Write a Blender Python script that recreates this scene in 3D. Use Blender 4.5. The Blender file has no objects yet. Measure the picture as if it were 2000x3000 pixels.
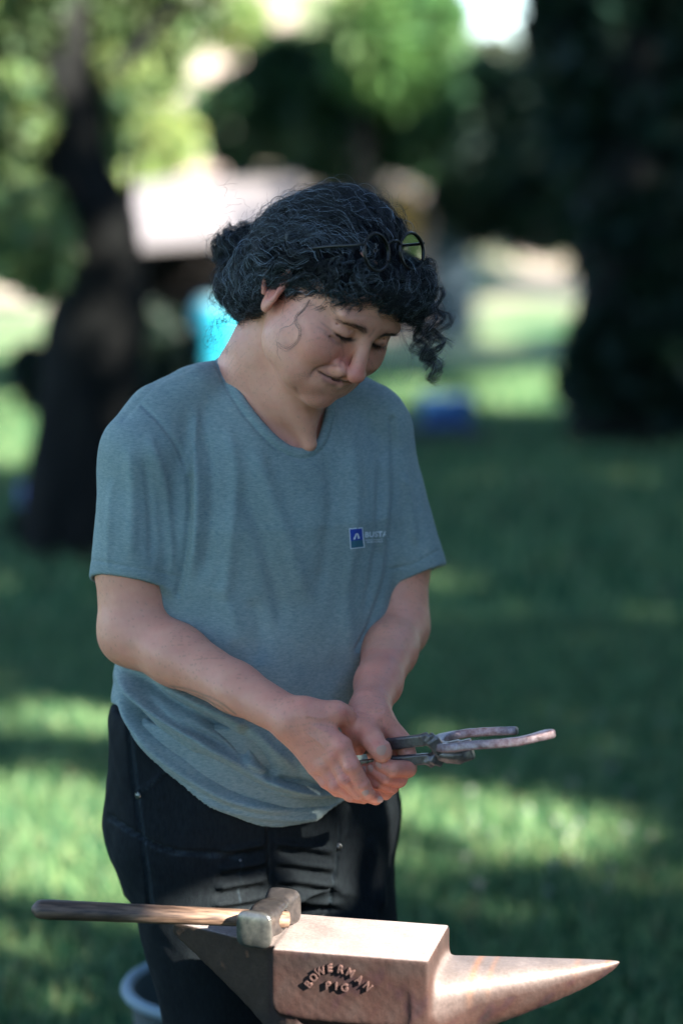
import bpy, math, random
import numpy as np
from mathutils import Vector, Matrix
from mathutils.bvhtree import BVHTree
rng = np.random.default_rng(7)
R = math.radians
scene = bpy.context.scene

# ---------------------------------------------------------------- camera, sky, sun, exposure
cam_d = bpy.data.cameras.new("camera"); cam = bpy.data.objects.new("camera", cam_d)
scene.collection.objects.link(cam); scene.camera = cam
PITCH = R(9); CAM = np.array([0.0, -3.08, 1.65]); FPX = 85/36*3000
cam.location = CAM; cam.rotation_euler = (R(90)-PITCH, 0, 0)
cam_d.sensor_fit = 'VERTICAL'; cam_d.sensor_height = 36; cam_d.sensor_width = 24; cam_d.lens = 85
cam_d.clip_start = .05; cam_d.clip_end = 2000
cam_d.dof.use_dof = True; cam_d.dof.focus_distance = 3.0; cam_d.dof.aperture_fstop = 1.8

SUN = np.array([5.5, -4.0, 3.9]); SUN /= np.linalg.norm(SUN)     # towards the sun
SUN_EL = math.asin(SUN[2]); SUN_AZ = math.atan2(SUN[0], SUN[1])
world = bpy.data.worlds.new("World"); scene.world = world; world.use_nodes = True
wn = world.node_tree; bg = wn.nodes['Background']
sky = wn.nodes.new('ShaderNodeTexSky'); sky.sky_type = 'NISHITA'; sky.sun_disc = False
sky.sun_elevation = SUN_EL; sky.sun_rotation = SUN_AZ; sky.ozone_density = 2.4; sky.air_density = 1.0; sky.dust_density = .3; sky.altitude = 1500
wn.links.new(sky.outputs[0], bg.inputs[0]); bg.inputs[1].default_value = 0.07
sd = bpy.data.lights.new("sun", 'SUN'); sd.energy = 5; sd.angle = R(.53); sd.color = (1, .93, .84)
so = bpy.data.objects.new("sun", sd); scene.collection.objects.link(so)
so.rotation_euler = Vector(SUN).to_track_quat('Z', 'Y').to_euler()
scene.view_settings.view_transform = 'Standard'; scene.view_settings.look = 'None'
scene.view_settings.exposure = 3.03; scene.view_settings.gamma = 1
scene.view_settings.use_curve_mapping = False
scene.render.engine = 'CYCLES'
scene.cycles.use_denoising = True
scene.cycles.max_bounces = 6; scene.cycles.transparent_max_bounces = 6
scene.cycles.sample_clamp_indirect = 4

# ---------------------------------------------------------------- helpers
cT, sT = math.cos(PITCH), math.sin(PITCH)
def W(px, py, Y):
    """point seen at photo pixel (px,py) and standing at depth y=Y"""
    dx = (px-1000)/FPX; dv = (1500-py)/FPX
    d = np.array([dx, cT+dv*sT, -sT+dv*cT])
    t = (Y-CAM[1])/d[1]
    return CAM+d*t
def WZ(px, py, Z):
    dx = (px-1000)/FPX; dv = (1500-py)/FPX
    d = np.array([dx, cT+dv*sT, -sT+dv*cT])
    return CAM+d*((Z-CAM[2])/d[2])
def proj(P):
    d = P-CAM; D = d[..., 1]*cT-d[..., 2]*sT; u = d[..., 1]*sT+d[..., 2]*cT
    return 1000+FPX*d[..., 0]/D, 1500-FPX*u/D

def link(o, parent=None):
    scene.collection.objects.link(o)
    if parent is not None: o.parent = parent
    return o
def tag(o, label=None, cat=None, group=None, kind=None):
    if label: o['label'] = label
    if cat: o['category'] = cat
    if group: o['group'] = group
    if kind: o['kind'] = kind
    return o
def empty(name, label, cat, loc=(0, 0, 0), group=None):
    o = bpy.data.objects.new(name, None); o.location = Vector(loc); link(o)
    return tag(o, label, cat, group)
def npmesh(name, V, F, mat=None, parent=None, smooth=True, col=None):
    """V (n,3), F (m,3|4) or list of such arrays -> object (world coordinates, parents may be moved)"""
    Fs = F if isinstance(F, list) else [F]
    me = bpy.data.meshes.new(name)
    V = np.asarray(V, dtype=np.float32)
    me.vertices.add(len(V))
    if parent is not None and parent.type == 'EMPTY':
        V = V-np.array(parent.location, dtype=np.float32)
    elif parent is not None:
        q = parent
        while q is not None:
            V = V-np.array(q.location, dtype=np.float32); q = q.parent
    me.vertices.foreach_set('co', np.ascontiguousarray(V).ravel())
    li = np.concatenate([np.asarray(f, dtype=np.int32).ravel() for f in Fs])
    tot = np.concatenate([np.full(len(f), f.shape[1], dtype=np.int32) for f in Fs])
    st = np.concatenate([[0], np.cumsum(tot)[:-1]]).astype(np.int32)
    me.loops.add(len(li)); me.loops.foreach_set('vertex_index', li)
    me.polygons.add(len(tot)); me.polygons.foreach_set('loop_start', st)
    me.polygons.foreach_set('use_smooth', np.full(len(tot), smooth))
    me.update(calc_edges=True)
    if col is not None:
        at = me.color_attributes.new('tint', 'FLOAT_COLOR', 'POINT')
        c4 = np.ones((len(V), 4), dtype=np.float32); c4[:, :3] = col
        at.data.foreach_set('color', c4.ravel())
    if mat: me.materials.append(mat)
    o = bpy.data.objects.new(name, me); link(o, parent)
    return o

# ------------------------------------------------ materials
def mat(name, base, rough=.6, metal=0, spec=.5, noise=None, scale=40, bump=0, bscale=200, tint=False, sheen=0, sss=0, stretch=None, detail=4, trans=0, coat=0):
    m = bpy.data.materials.new(name); m.use_nodes = True; nt = m.node_tree; N = nt.nodes; L = nt.links
    b = N['Principled BSDF']; b.inputs['Roughness'].default_value = rough; b.inputs['Metallic'].default_value = metal
    b.inputs['Specular IOR Level'].default_value = spec
    if sheen: b.inputs['Sheen Weight'].default_value = sheen
    if coat: b.inputs['Coat Weight'].default_value = coat
    if sss:
        b.inputs['Subsurface Weight'].default_value = sss; b.inputs['Subsurface Radius'].default_value = (1, .35, .2)
        b.inputs['Subsurface Scale'].default_value = .006
    src = None
    tc = N.new('ShaderNodeTexCoord'); mp = N.new('ShaderNodeMapping'); L.new(tc.outputs['Object'], mp.inputs[0])
    if stretch: mp.inputs['Scale'].default_value = stretch
    if tint:
        at = N.new('ShaderNodeAttribute'); at.attribute_name = 'tint'; src = at.outputs['Color']
    if noise is not None:
        nz = N.new('ShaderNodeTexNoise'); nz.inputs['Scale'].default_value = scale; nz.inputs['Detail'].default_value = detail
        nz.inputs['Roughness'].default_value = .65
        L.new(mp.outputs[0], nz.inputs['Vector'])
        cr = N.new('ShaderNodeValToRGB'); cr.color_ramp.elements[0].position = .32; cr.color_ramp.elements[1].position = .68
        cr.color_ramp.elements[0].color = (*base, 1); cr.color_ramp.elements[1].color = (*noise, 1)
        L.new(nz.outputs[0], cr.inputs[0])
        if src is not None:
            mx = N.new('ShaderNodeMix'); mx.data_type = 'RGBA'; mx.blend_type = 'MULTIPLY'; mx.inputs[0].default_value = 1
            L.new(src, mx.inputs[6]); L.new(cr.outputs[0], mx.inputs[7]); src = mx.outputs[2]
        else: src = cr.outputs[0]
    if src is not None: L.new(src, b.inputs['Base Color'])
    else: b.inputs['Base Color'].default_value = (*base, 1)
    if bump:
        n2 = N.new('ShaderNodeTexNoise'); n2.inputs['Scale'].default_value = bscale; n2.inputs['Detail'].default_value = 5
        L.new(mp.outputs[0], n2.inputs['Vector'])
        bp = N.new('ShaderNodeBump'); bp.inputs['Strength'].default_value = 1; bp.inputs['Distance'].default_value = bump
        L.new(n2.outputs[0], bp.inputs['Height']); L.new(bp.outputs[0], b.inputs['Normal'])
    if trans: b.inputs['Transmission Weight'].default_value = trans
    return m

# ------------------------------------------------ signed-distance modelling
f32 = np.float32
class Prim:
    def __init__(s, fn, c, r, k, op): s.fn, s.c, s.r, s.k, s.op = fn, np.array(c, float), r, k, op
class Body:
    def __init__(s): s.P = []
    def add(s, fn, c, r, k=.01, op='+'): s.P.append(Prim(fn, c, r, k, op)); return s
    def cap(s, a, b, ra, rb, k=.01, op='+', flat=None):
        a = np.array(a, float); b = np.array(b, float); ab = b-a; L2 = max(ab@ab, 1e-12)
        if flat is not None:                       # flat=(axis, factor): the section is squeezed along axis
            ax = np.array(flat[0], float); ax /= np.linalg.norm(ax); q = flat[1]
        def fn(p):
            x, y, z = p[0]-f32(a[0]), p[1]-f32(a[1]), p[2]-f32(a[2])
            t = np.clip((x*f32(ab[0])+y*f32(ab[1])+z*f32(ab[2]))/f32(L2), 0, 1)
            x = x-t*f32(ab[0]); y = y-t*f32(ab[1]); z = z-t*f32(ab[2])
            if flat is not None:
                w = x*f32(ax[0])+y*f32(ax[1])+z*f32(ax[2])
                g = w*f32(1/q-1); x = x+g*f32(ax[0]); y = y+g*f32(ax[1]); z = z+g*f32(ax[2])
                return (np.sqrt(x*x+y*y+z*z)-(f32(ra)+t*f32(rb-ra)))*f32(max(q, .6))
            return np.sqrt(x*x+y*y+z*z)-(f32(ra)+t*f32(rb-ra))
        return s.add(fn, (a+b)/2, math.sqrt(L2)/2+max(ra, rb), k, op)
    def chain(s, pts, rs, k=.006, op='+', flat=None):
        for i in range(len(pts)-1): s.cap(pts[i], pts[i+1], rs[i], rs[i+1], k, op, flat)
        return s
    def ell(s, c, r, rot=None, k=.01, op='+'):
        c = np.array(c, float); M = np.eye(3) if rot is None else np.array(rot)
        rr = np.array(r, float)
        def fn(p):
            q = (M.T.astype(f32))@(p-c.astype(f32)[:, None])
            a = q/rr.astype(f32)[:, None]; k0 = np.sqrt((a*a).sum(0))+f32(1e-6)
            b = a/rr.astype(f32)[:, None]; k1 = np.sqrt((b*b).sum(0))+f32(1e-6)
            return k0*(k0-1)/k1
        return s.add(fn, c, max(r), k, op)
    def box(s, c, h, rot=None, rad=.003, k=.003, op='+'):
        c = np.array(c, float); M = np.eye(3) if rot is None else np.array(rot); h = np.array(h, float)-rad
        def fn(p):
            q = np.abs((M.T.astype(f32))@(p-c.astype(f32)[:, None]))-h.astype(f32)[:, None]
            return np.sqrt((np.maximum(q, 0)**2).sum(0))+np.minimum(q.max(0), 0)-f32(rad)
        return s.add(fn, c, float(np.linalg.norm(h+rad)), k, op)
    def eval(s, p, cc=None, rc=0, cull=False):
        d = np.full(p.shape[1], .5, dtype=f32)
        for q in s.P:
            if cull and np.linalg.norm(q.c-cc)-q.r-rc > .03 + q.k: continue
            e = q.fn(p).astype(f32); k = f32(q.k)
            if q.op == '+':
                h = np.clip(.5+.5*(d-e)/k, 0, 1); d = d*(1-h)+e*h-k*h*(1-h)
            elif q.op == '-':
                h = np.clip(.5-.5*(d+e)/k, 0, 1); d = d*(1-h)-e*h+k*h*(1-h)
            else:                                   # '&' intersect
                h = np.clip(.5-.5*(d-e)/k, 0, 1); d = d*(1-h)+e*h+k*h*(1-h)
        return d
EDG = [(0, 1), (2, 3), (4, 5), (6, 7), (0, 2), (1, 3), (4, 6), (5, 7), (0, 4), (1, 5), (2, 6), (3, 7)]
def polygonize(body, lo, hi, h, post=None, slack=1.35):
    ev = body.eval if isinstance(body, Body) else body
    lo = np.array(lo, float); hi = np.array(hi, float); bs = 8; H = h*bs
    nb = np.ceil((hi-lo)/H).astype(int)
    g = np.stack(np.meshgrid(*[np.arange(n) for n in nb], indexing='ij'), -1).reshape(-1, 3)
    cen = lo+(g+.5)*H
    d = np.concatenate([ev(np.ascontiguousarray(cen[i:i+200000].T.astype(f32))) for i in range(0, len(cen), 200000)])
    keep = np.abs(d) < H*.87*slack
    g = g[keep]
    loc = np.stack(np.meshgrid(*[np.arange(9)]*3, indexing='ij'), -1).reshape(-1, 3)
    vals = np.empty((len(g), 729), dtype=f32); CH = 48
    for i in range(0, len(g), CH):
        gg = g[i:i+CH]
        P = lo+(gg[:, None, :]*8+loc[None])*h
        Pf = np.ascontiguousarray(P.reshape(-1, 3).T.astype(f32))
        mn, mx = P.reshape(-1, 3).min(0), P.reshape(-1, 3).max(0)
        cc = (mn+mx)/2; rc = np.linalg.norm(mx-mn)/2
        if isinstance(body, Body): v = body.eval(Pf, cc, rc, True)
        else: v = ev(Pf)
        vals[i:i+CH] = v.reshape(len(gg), 729)
    vals = vals.reshape(-1, 9, 9, 9)
    ins = vals < 0
    cor = [(a, b, c) for a in (0, 1) for b in (0, 1) for c in (0, 1)]
    S = sum(ins[:, a:a+8, b:b+8, c:c+8].astype(np.int8) for a, b, c in cor)
    act = np.nonzero((S > 0) & (S < 8))
    base = np.stack(act[1:], -1)
    gc = g[act[0]]*8+base
    N1, N2 = int(nb[1]*8+2), int(nb[2]*8+2)
    cid = lambda q: (q[:, 0].astype(np.int64)+1)*N1*N2+(q[:, 1]+1)*N2+(q[:, 2]+1)
    cv = np.stack([vals[act[0], base[:, 0]+a, base[:, 1]+b, base[:, 2]+c] for a, b, c in cor], -1)
    acc = np.zeros((len(gc), 3)); cnt = np.zeros(len(gc)); CO = np.array(cor, float)
    for e0, e1 in EDG:
        a, b = cv[:, e0], cv[:, e1]; m = (a < 0) != (b < 0)
        t = np.where(m, a/np.where(m, a-b, 1), 0)
        p = CO[e0]+t[:, None]*(CO[e1]-CO[e0]); acc += np.where(m[:, None], p, 0); cnt += m
    V = lo+(gc+acc/cnt[:, None])*h
    ids = cid(gc); order = np.argsort(ids); sid = ids[order]
    def look(q):
        x = cid(q); j = np.clip(np.searchsorted(sid, x), 0, len(sid)-1)
        return np.where(sid[j] == x, order[j], -1)
    Q = []
    for ax in range(3):
        sl0 = [slice(0, 8)]*3; sl1 = list(sl0); sl1[ax] = slice(1, 9)
        A = ins[(slice(None), *sl0)]; B = ins[(slice(None), *sl1)]
        w = np.nonzero(A != B); fl = A[w]
        c = g[w[0]]*8+np.stack(w[1:], -1)
        u = np.zeros(3, int); v = np.zeros(3, int); u[(ax+1) % 3] = 1; v[(ax+2) % 3] = 1
        q = np.stack([look(c-u-v), look(c-v), look(c), look(c-u)], -1)
        q[~fl] = q[~fl][:, ::-1]
        Q.append(q[(q >= 0).all(1)])
    F = np.concatenate(Q)
    if post is not None: V = post(V)
    return V, F
def normals(V, F):
    a = V[F[:, 2]]-V[F[:, 0]]; b = V[F[:, 3 if F.shape[1] == 4 else 1]]-V[F[:, 1 if F.shape[1] == 4 else 0]]
    n = np.cross(a, b) if F.shape[1] == 4 else np.cross(V[F[:, 1]]-V[F[:, 0]], V[F[:, 2]]-V[F[:, 0]])
    N = np.zeros_like(V)
    for i in range(F.shape[1]):
        for c in range(3): N[:, c] += np.bincount(F[:, i], n[:, c], minlength=len(V))
    return N/(np.linalg.norm(N, axis=1, keepdims=True)+1e-12)
def relax(V, F, it=2, lam=.5):
    for _ in range(it):
        S = np.zeros_like(V); cnt = np.zeros(len(V)); m = F.shape[1]
        for i in range(m):
            a, b = F[:, i], F[:, (i+1) % m]
            for c in range(3):
                S[:, c] += np.bincount(a, V[b, c], minlength=len(V))+np.bincount(b, V[a, c], minlength=len(V))
            cnt += np.bincount(a, minlength=len(V))+np.bincount(b, minlength=len(V))
        V = V+lam*(S/np.maximum(cnt, 1)[:, None]-V)
    return V
def settle(body, V, F, it=2, lam=.5):
    """smooth, then pull the vertices back onto the surface"""
    V = relax(V, F, it, lam); ev = body.eval
    for _ in range(2):
        N = normals(V, F); o = np.argsort((V[:, 0]*50).astype(int)*10000+(V[:, 1]*50).astype(int)*100+(V[:, 2]*50).astype(int))
        d = np.empty(len(V), dtype=f32)
        for i in range(0, len(V), 20000):
            j = o[i:i+20000]; P = V[j]; mn, mx = P.min(0), P.max(0); cc = (mn+mx)/2; rc = np.linalg.norm(mx-mn)/2
            d[j] = ev(np.ascontiguousarray(P.T.astype(f32)), cc, rc, True)
        V = V-N*np.clip(d, -.001, .001)[:, None]
    return V
def clip_faces(V, F, pred):
    c = V[F].mean(1); k = pred(c); F = F[k]; u = np.unique(F); mp = -np.ones(len(V), int); mp[u] = np.arange(len(u))
    return V[u], mp[F]
def seg_dist(px, py, pts):
    """distance from points to a polyline (photo pixels) and the position 0..1 along it"""
    pts = np.array(pts, float); L = np.r_[0, np.cumsum(np.linalg.norm(np.diff(pts, axis=0), axis=1))]
    best = np.full(len(px), 1e9); tt = np.zeros(len(px)); sg = np.zeros(len(px))
    for i in range(len(pts)-1):
        a, b = pts[i], pts[i+1]; ab = b-a
        t = np.clip(((px-a[0])*ab[0]+(py-a[1])*ab[1])/(ab@ab), 0, 1)
        dx, dy = px-a[0]-t*ab[0], py-a[1]-t*ab[1]; d = np.hypot(dx, dy); m = d < best
        best = np.where(m, d, best); tt = np.where(m, (L[i]+t*(L[i+1]-L[i]))/L[-1], tt)
        sg = np.where(m, np.sign(ab[0]*dy-ab[1]*dx), sg)
    return best, tt, sg
def smooth_line(pts, n=40):
    """Catmull-Rom through points"""
    P = np.array(pts, float); P = np.vstack([2*P[0]-P[1], P, 2*P[-1]-P[-2]]); out = []
    m = len(P)-3; per = max(2, n//m)
    for i in range(m):
        p0, p1, p2, p3 = P[i:i+4]
        for t in np.linspace(0, 1, per, endpoint=False):
            out.append(.5*((2*p1)+(-p0+p2)*t+(2*p0-5*p1+4*p2-p3)*t*t+(-p0+3*p1-3*p2+p3)*t**3))
    out.append(P[-2]); return np.array(out)
def vnoise(P, s, seed=0):
    """cheap smooth value noise, -1..1"""
    r = np.random.default_rng(seed); out = np.zeros(len(P))
    for o in range(5):
        k = r.normal(size=3); k *= s*(1+o*.7)/np.linalg.norm(k); out += np.sin(P@k+r.uniform(0, 6.28))*(.75**o)
    return out/2.2
def tubes(lines, rad, sides=3):
    """lines (n,m,3), rad (n,m) -> V,F of open tubes"""
    n, m, _ = lines.shape
    T = np.gradient(lines, axis=1); T /= np.linalg.norm(T, axis=2, keepdims=True)+1e-9
    up = np.array([.3, .5, .81]); A = np.cross(T, up); A /= np.linalg.norm(A, axis=2, keepdims=True)+1e-9; B = np.cross(T, A)
    ang = np.arange(sides)*2*np.pi/sides
    V = lines[:, :, None, :]+rad[:, :, None, None]*(np.cos(ang)[None, None, :, None]*A[:, :, None, :]+np.sin(ang)[None, None, :, None]*B[:, :, None, :])
    idx = np.arange(n*m*sides).reshape(n, m, sides)
    a = idx[:, :-1]; b = idx[:, 1:]
    F = np.stack([a, np.roll(a, -1, 2), np.roll(b, -1, 2), b], -1).reshape(-1, 4)
    return V.reshape(-1, 3), F
def rot_axes(x, y):
    x = np.array(x, float); x /= np.linalg.norm(x); y = np.array(y, float); y -= x*(x@y); y /= np.linalg.norm(y)
    return np.stack([x, y, np.cross(x, y)], 1)
# ================================================================ TERRAIN, LAWN
def ss(a, b, x): t = np.clip((x-a)/(b-a), 0, 1); return t*t*(3-2*t)
def ground_z(x, y):
    x = np.asarray(x, float); y = np.asarray(y, float)
    z = -1.9*ss(9, 44, y)
    hill = 10.5*ss(48, 92, y)*(1-ss(2.0, 5.5, x-.02*(y-60)))+6*ss(100, 400, y)
    return z+hill+.05*np.sin(x*.7+y*.23)*ss(6, 20, y)+.25*np.sin(x*.25)*np.sin(y*.17)*ss(30, 60, y)
def G(px, py):
    """ground point seen at a photo pixel"""
    t0, t1 = 1.0, 300.0
    d = W(px, py, CAM[1]+1)-CAM
    ts = np.concatenate([np.linspace(1, 60, 1500), np.linspace(60, 300, 1500)]); P = CAM+d*ts[:, None]; b = np.nonzero(P[:, 2] < ground_z(P[:, 0], P[:, 1]))[0]
    return P[b[0]] if len(b) else None
# one sheet to the horizon, finer near the camera
ysg = np.unique(np.concatenate([np.linspace(-1500, -40, 12), np.linspace(-40, -6, 20), np.linspace(-6, 20, 110), np.linspace(20, 110, 120), np.linspace(110, 1500, 24)]))
xsg = np.unique(np.concatenate([np.linspace(-1500, -40, 12), np.linspace(-40, -8, 30), np.linspace(-8, 8, 80), np.linspace(8, 40, 30), np.linspace(40, 1500, 12)]))
X, Y = np.meshgrid(xsg, ysg, indexing='ij'); Z = ground_z(X, Y)
i = np.arange(X.size).reshape(X.shape); F = np.stack([i[:-1, :-1], i[1:, :-1], i[1:, 1:], i[:-1, 1:]], -1).reshape(-1, 4)
M_g = bpy.data.materials.new('lawn'); M_g.use_nodes = True; nt = M_g.node_tree; Nn = nt.nodes; Lk = nt.links; b_ = Nn['Principled BSDF']; b_.inputs['Roughness'].default_value = .85; b_.inputs['Specular IOR Level'].default_value = .2
tc = Nn.new('ShaderNodeTexCoord'); geo = Nn.new('ShaderNodeNewGeometry')
def nnoise(scale, c0, c1, p0=.35, p1=.65, det=4):
    n = Nn.new('ShaderNodeTexNoise'); n.inputs['Scale'].default_value = scale; n.inputs['Detail'].default_value = det; Lk.new(geo.outputs['Position'], n.inputs['Vector'])
    c = Nn.new('ShaderNodeValToRGB'); c.color_ramp.elements[0].position = p0; c.color_ramp.elements[1].position = p1; c.color_ramp.elements[0].color = (*c0, 1); c.color_ramp.elements[1].color = (*c1, 1); Lk.new(n.outputs[0], c.inputs[0]); return c.outputs[0]
def mixc(f, a, b, mode='MIX'):
    m = Nn.new('ShaderNodeMix'); m.data_type = 'RGBA'; m.blend_type = mode
    if isinstance(f, float): m.inputs[0].default_value = f
    else: Lk.new(f, m.inputs[0])
    Lk.new(a, m.inputs[6]); Lk.new(b, m.inputs[7]); return m.outputs[2]
g1 = mixc(.5, nnoise(1.3, (.008, .080, .028), (.055, .140, .048)), nnoise(22, (.005, .060, .020), (.10, .19, .065)))
dirt = mixc(nnoise(.55, (0, 0, 0), (1, 1, 1), .42, .55), nnoise(3, (.30, .225, .19), (.44, .34, .29)), nnoise(2, (.05, .08, .03), (.12, .14, .07)))
sx = Nn.new('ShaderNodeSeparateXYZ'); Lk.new(geo.outputs['Position'], sx.inputs[0]); mr = Nn.new('ShaderNodeMapRange'); mr.inputs['From Min'].default_value = 40; mr.inputs['From Max'].default_value = 52; Lk.new(sx.outputs['Y'], mr.inputs[0])
dry = mixc(nnoise(.35, (0, 0, 0), (1, 1, 1), .40, .62), g1, nnoise(4, (.17, .20, .095), (.26, .26, .14)))
mr2 = Nn.new('ShaderNodeMapRange'); mr2.inputs['From Min'].default_value = 9; mr2.inputs['From Max'].default_value = 16; Lk.new(sx.outputs['Y'], mr2.inputs[0])
Lk.new(mixc(mr.outputs[0], mixc(mr2.outputs[0], g1, dry), dirt), b_.inputs['Base Color'])
ground = npmesh('ground', np.stack([X.ravel(), Y.ravel(), Z.ravel()], -1), F, M_g); tag(ground, kind='structure')

# grass blades over the part of the lawn near enough to show them
rg = np.random.default_rng(21)
def grass(n, ya, yb, h, w):
    y = ya+(yb-ya)*rg.random(n)**.8; x = np.where(rg.random(n) < .62, (rg.random(n)*2-1)*(.155*(y+3.08)+.25), (rg.random(n)*2-1)*(1.6+.42*(y+3.08))); z = ground_z(x, y)
    a = rg.uniform(0, 6.28, n); hh_ = h*rg.uniform(.5, 1.3, n); ww = w*rg.uniform(.6, 1.3, n); lean = rg.normal(0, .45, (n, 2))*hh_[:, None]
    b = np.stack([x, y, z], -1); s = np.stack([np.cos(a)*ww, np.sin(a)*ww, a*0], -1)
    mid = b+np.stack([lean[:, 0]*.4, lean[:, 1]*.4, hh_*.6], -1); tp = b+np.stack([lean[:, 0], lean[:, 1], hh_], -1)
    V = np.stack([b-s, b+s, mid+s*.7, mid-s*.7, tp], 1).reshape(-1, 3); k = np.arange(n)*5
    sh_ = rg.random(n)[:, None]; col = np.array([.002, .095, .040])*(1-sh_)+np.array([.30, .46, .19])*sh_**2.2; dryb = (rg.random(n) < .07)[:, None]; col = np.where(dryb, np.array([.26, .24, .12]), col)
    return V, [np.stack([k, k+1, k+2, k+3], -1), np.stack([k+3, k+2, k+4], -1)], np.repeat(col, 5, 0)
def leafmat(name, tr=.4, rough=.5):
    m = bpy.data.materials.new(name); m.use_nodes = True; nt = m.node_tree; N = nt.nodes; L = nt.links; p = N['Principled BSDF']; p.inputs['Roughness'].default_value = rough; p.inputs['Specular IOR Level'].default_value = .35
    at = N.new('ShaderNodeAttribute'); at.attribute_name = 'tint'; L.new(at.outputs[0], p.inputs['Base Color']); t = N.new('ShaderNodeBsdfTranslucent'); L.new(at.outputs[0], t.inputs[0])
    mx = N.new('ShaderNodeMixShader'); mx.inputs[0].default_value = tr; L.new(p.outputs[0], mx.inputs[1]); L.new(t.outputs[0], mx.inputs[2]); L.new(mx.outputs[0], N['Material Output'].inputs[0]); return m
M_grass = leafmat('grass_blade', .35); M_leaf = leafmat('leaf', .4)
v, f, c = grass(150000, -.6, 5, .055, .0024); tag(npmesh('grass', v, f, M_grass, None, False, c), 'short lawn grass round the anvil', 'grass', kind='stuff')
v, f, c = grass(95000, 5, 16, .075, .0055); tag(npmesh('grass', v, f, M_grass, None, False, c), 'lawn grass stretching away behind the woman', 'grass', kind='stuff')

# ---- spots kept in sun: the unseen crowns are shaped with gaps for them
LIT = [[(-50, 2290), (410, 2300), (400, 2660), (170, 2650), (110, 2655), (60, 2690), (90, 2790), (170, 2870), (180, 2960), (60, 3000), (-60, 3010)],
       [(1100, 2310), (1280, 2345), (1500, 2385), (1750, 2425), (1760, 2435), (1600, 2455), (1400, 2490), (1260, 2535), (1100, 2580)],
       [(-50, 2110), (330, 2090), (330, 2170), (-50, 2190)],
       [(1420, 790), (1720, 745), (1735, 900), (1700, 965), (1560, 985), (1425, 1020)],
       [(1370, 1130), (1480, 1100), (1630, 1095), (1640, 1150), (1600, 1205), (1380, 1225)],
       [(1120, 1130), (1250, 1140), (1250, 1240), (1120, 1235)], [(1975, 850), (2060, 850), (2060, 990), (1990, 985)],
       [(-50, 1170), (120, 1150), (140, 1290), (100, 1380), (-50, 1420)], [(-50, 850), (80, 840), (95, 1060), (-50, 1070)], [(420, 860), (520, 860), (520, 960), (420, 960)]]
HALF = [[(1240, 1370), (1620, 1400), (1620, 1480), (1240, 1520)], [(1180, 1640), (1800, 1650), (1800, 1760), (1180, 1800)], [(0, 1760), (320, 1770), (320, 1880), (0, 1900)], [(1150, 2290), (1300, 2300), (1300, 2330), (1150, 2330)]]
def in_poly(px, py, poly):
    ins = np.zeros(len(px), bool); P = poly+[poly[0]]
    for (x1, y1), (x2, y2) in zip(P[:-1], P[1:]): ins ^= ((y1 > py) != (y2 > py)) & (px < (x2-x1)*(py-y1)/(y2-y1+1e-9)+x1)
    return ins
SUNNY = [((.0, -.25, .67), .11), ((.08, -.27, .67), .12), ((.16, -.26, .66), .11), ((.24, -.27, .65), .10), ((.32, -.27, .64), .08), ((-.08, -.28, .69), .09), ((.215, -.20, .93), .05), ((.29, -.2, .94), .07), (tuple(W(640, 960, 13.9)), .40), ((-.15, -.28, .69), .06), ((-.21, -.28, .69), .04), ((.02, -.28, .60), .10), ((.12, -.28, .60), .10)]
def keep_leaf(Q, fx=True):
    """leaves are cut out of the crowns so the sun gets through to the lawn patches, the anvil and the horseshoe"""
    s = Q[:, 2]/SUN[2]; P = Q-SUN*s[:, None]
    for _ in range(3): s = (Q[:, 2]-ground_z(P[:, 0], P[:, 1]))/SUN[2]; P = Q-SUN*s[:, None]
    ok = np.ones(len(Q), bool); infront = P[:, 1] > -2.0
    px, py = proj(np.where(infront[:, None], P, np.array([0, 5., 0])))
    for poly in LIT: ok &= ~(in_poly(px, py, poly) & infront)
    r = np.repeat(np.random.default_rng(3).random(len(Q)//4+1), 4)[:len(Q)]
    for poly in HALF: ok &= ~(in_poly(px, py, poly) & infront & (r < .22))
    for c, rad in SUNNY:
        w = Q-np.array(c); t = w@SUN; dist = np.linalg.norm(w-t[:, None]*SUN, axis=1); ok &= ~((dist < rad+.02) & (t > .5))
    return ok
def leaves(n, c, r, size, col, seed, filt=True, shell=.35, thr=-.55):
    rg = np.random.default_rng(seed); d = rg.normal(size=(n, 3)); d /= np.linalg.norm(d, axis=1, keepdims=True)
    q = np.array(c)+d*np.array(r)*(rg.uniform(shell**3, 1, n)**(1/3))[:, None]
    q += .08*np.array(r)*np.stack([vnoise(q, 2.2/max(r), 1), vnoise(q, 2.5/max(r), 2), vnoise(q, 2.1/max(r), 3)], -1)
    dens = vnoise(q, 5.0/max(r), seed+9); q = q[dens > thr]
    n = len(q)
    if n == 0: return np.zeros((0, 3)), np.zeros((0, 4), int), np.zeros((0, 3))
    a = rg.normal(size=(n, 3)); a /= np.linalg.norm(a, axis=1, keepdims=True); b = np.cross(a, rg.normal(size=(n, 3))); b /= np.linalg.norm(b, axis=1, keepdims=True)
    s = size*rg.uniform(.6, 1.3, n)[:, None]; V = np.stack([q-a*s, q+b*s*.5, q+a*s, q-b*s*.5], 1).reshape(-1, 3); k = np.arange(n)*4
    if filt:
        kp = keep_leaf(V).reshape(-1, 4).all(1); V = V.reshape(-1, 4, 3)[kp].reshape(-1, 3); n = int(kp.sum()); k = np.arange(n)*4
    c_ = np.array(col)*rg.uniform(.65, 1.35, n)[:, None]*np.stack([rg.uniform(.8, 1.25, n), np.ones(n), rg.uniform(.7, 1.2, n)], -1)
    return V, np.stack([k, k+1, k+2, k+3], -1), np.repeat(c_, 4, 0)
def merge(parts):
    VV, FF, CC, o = [], [], [], 0
    for v, f, c in parts: VV.append(v); FF.append(f+o); CC.append(c); o += len(v)
    return np.concatenate(VV), np.concatenate(FF), np.concatenate(CC)
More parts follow.
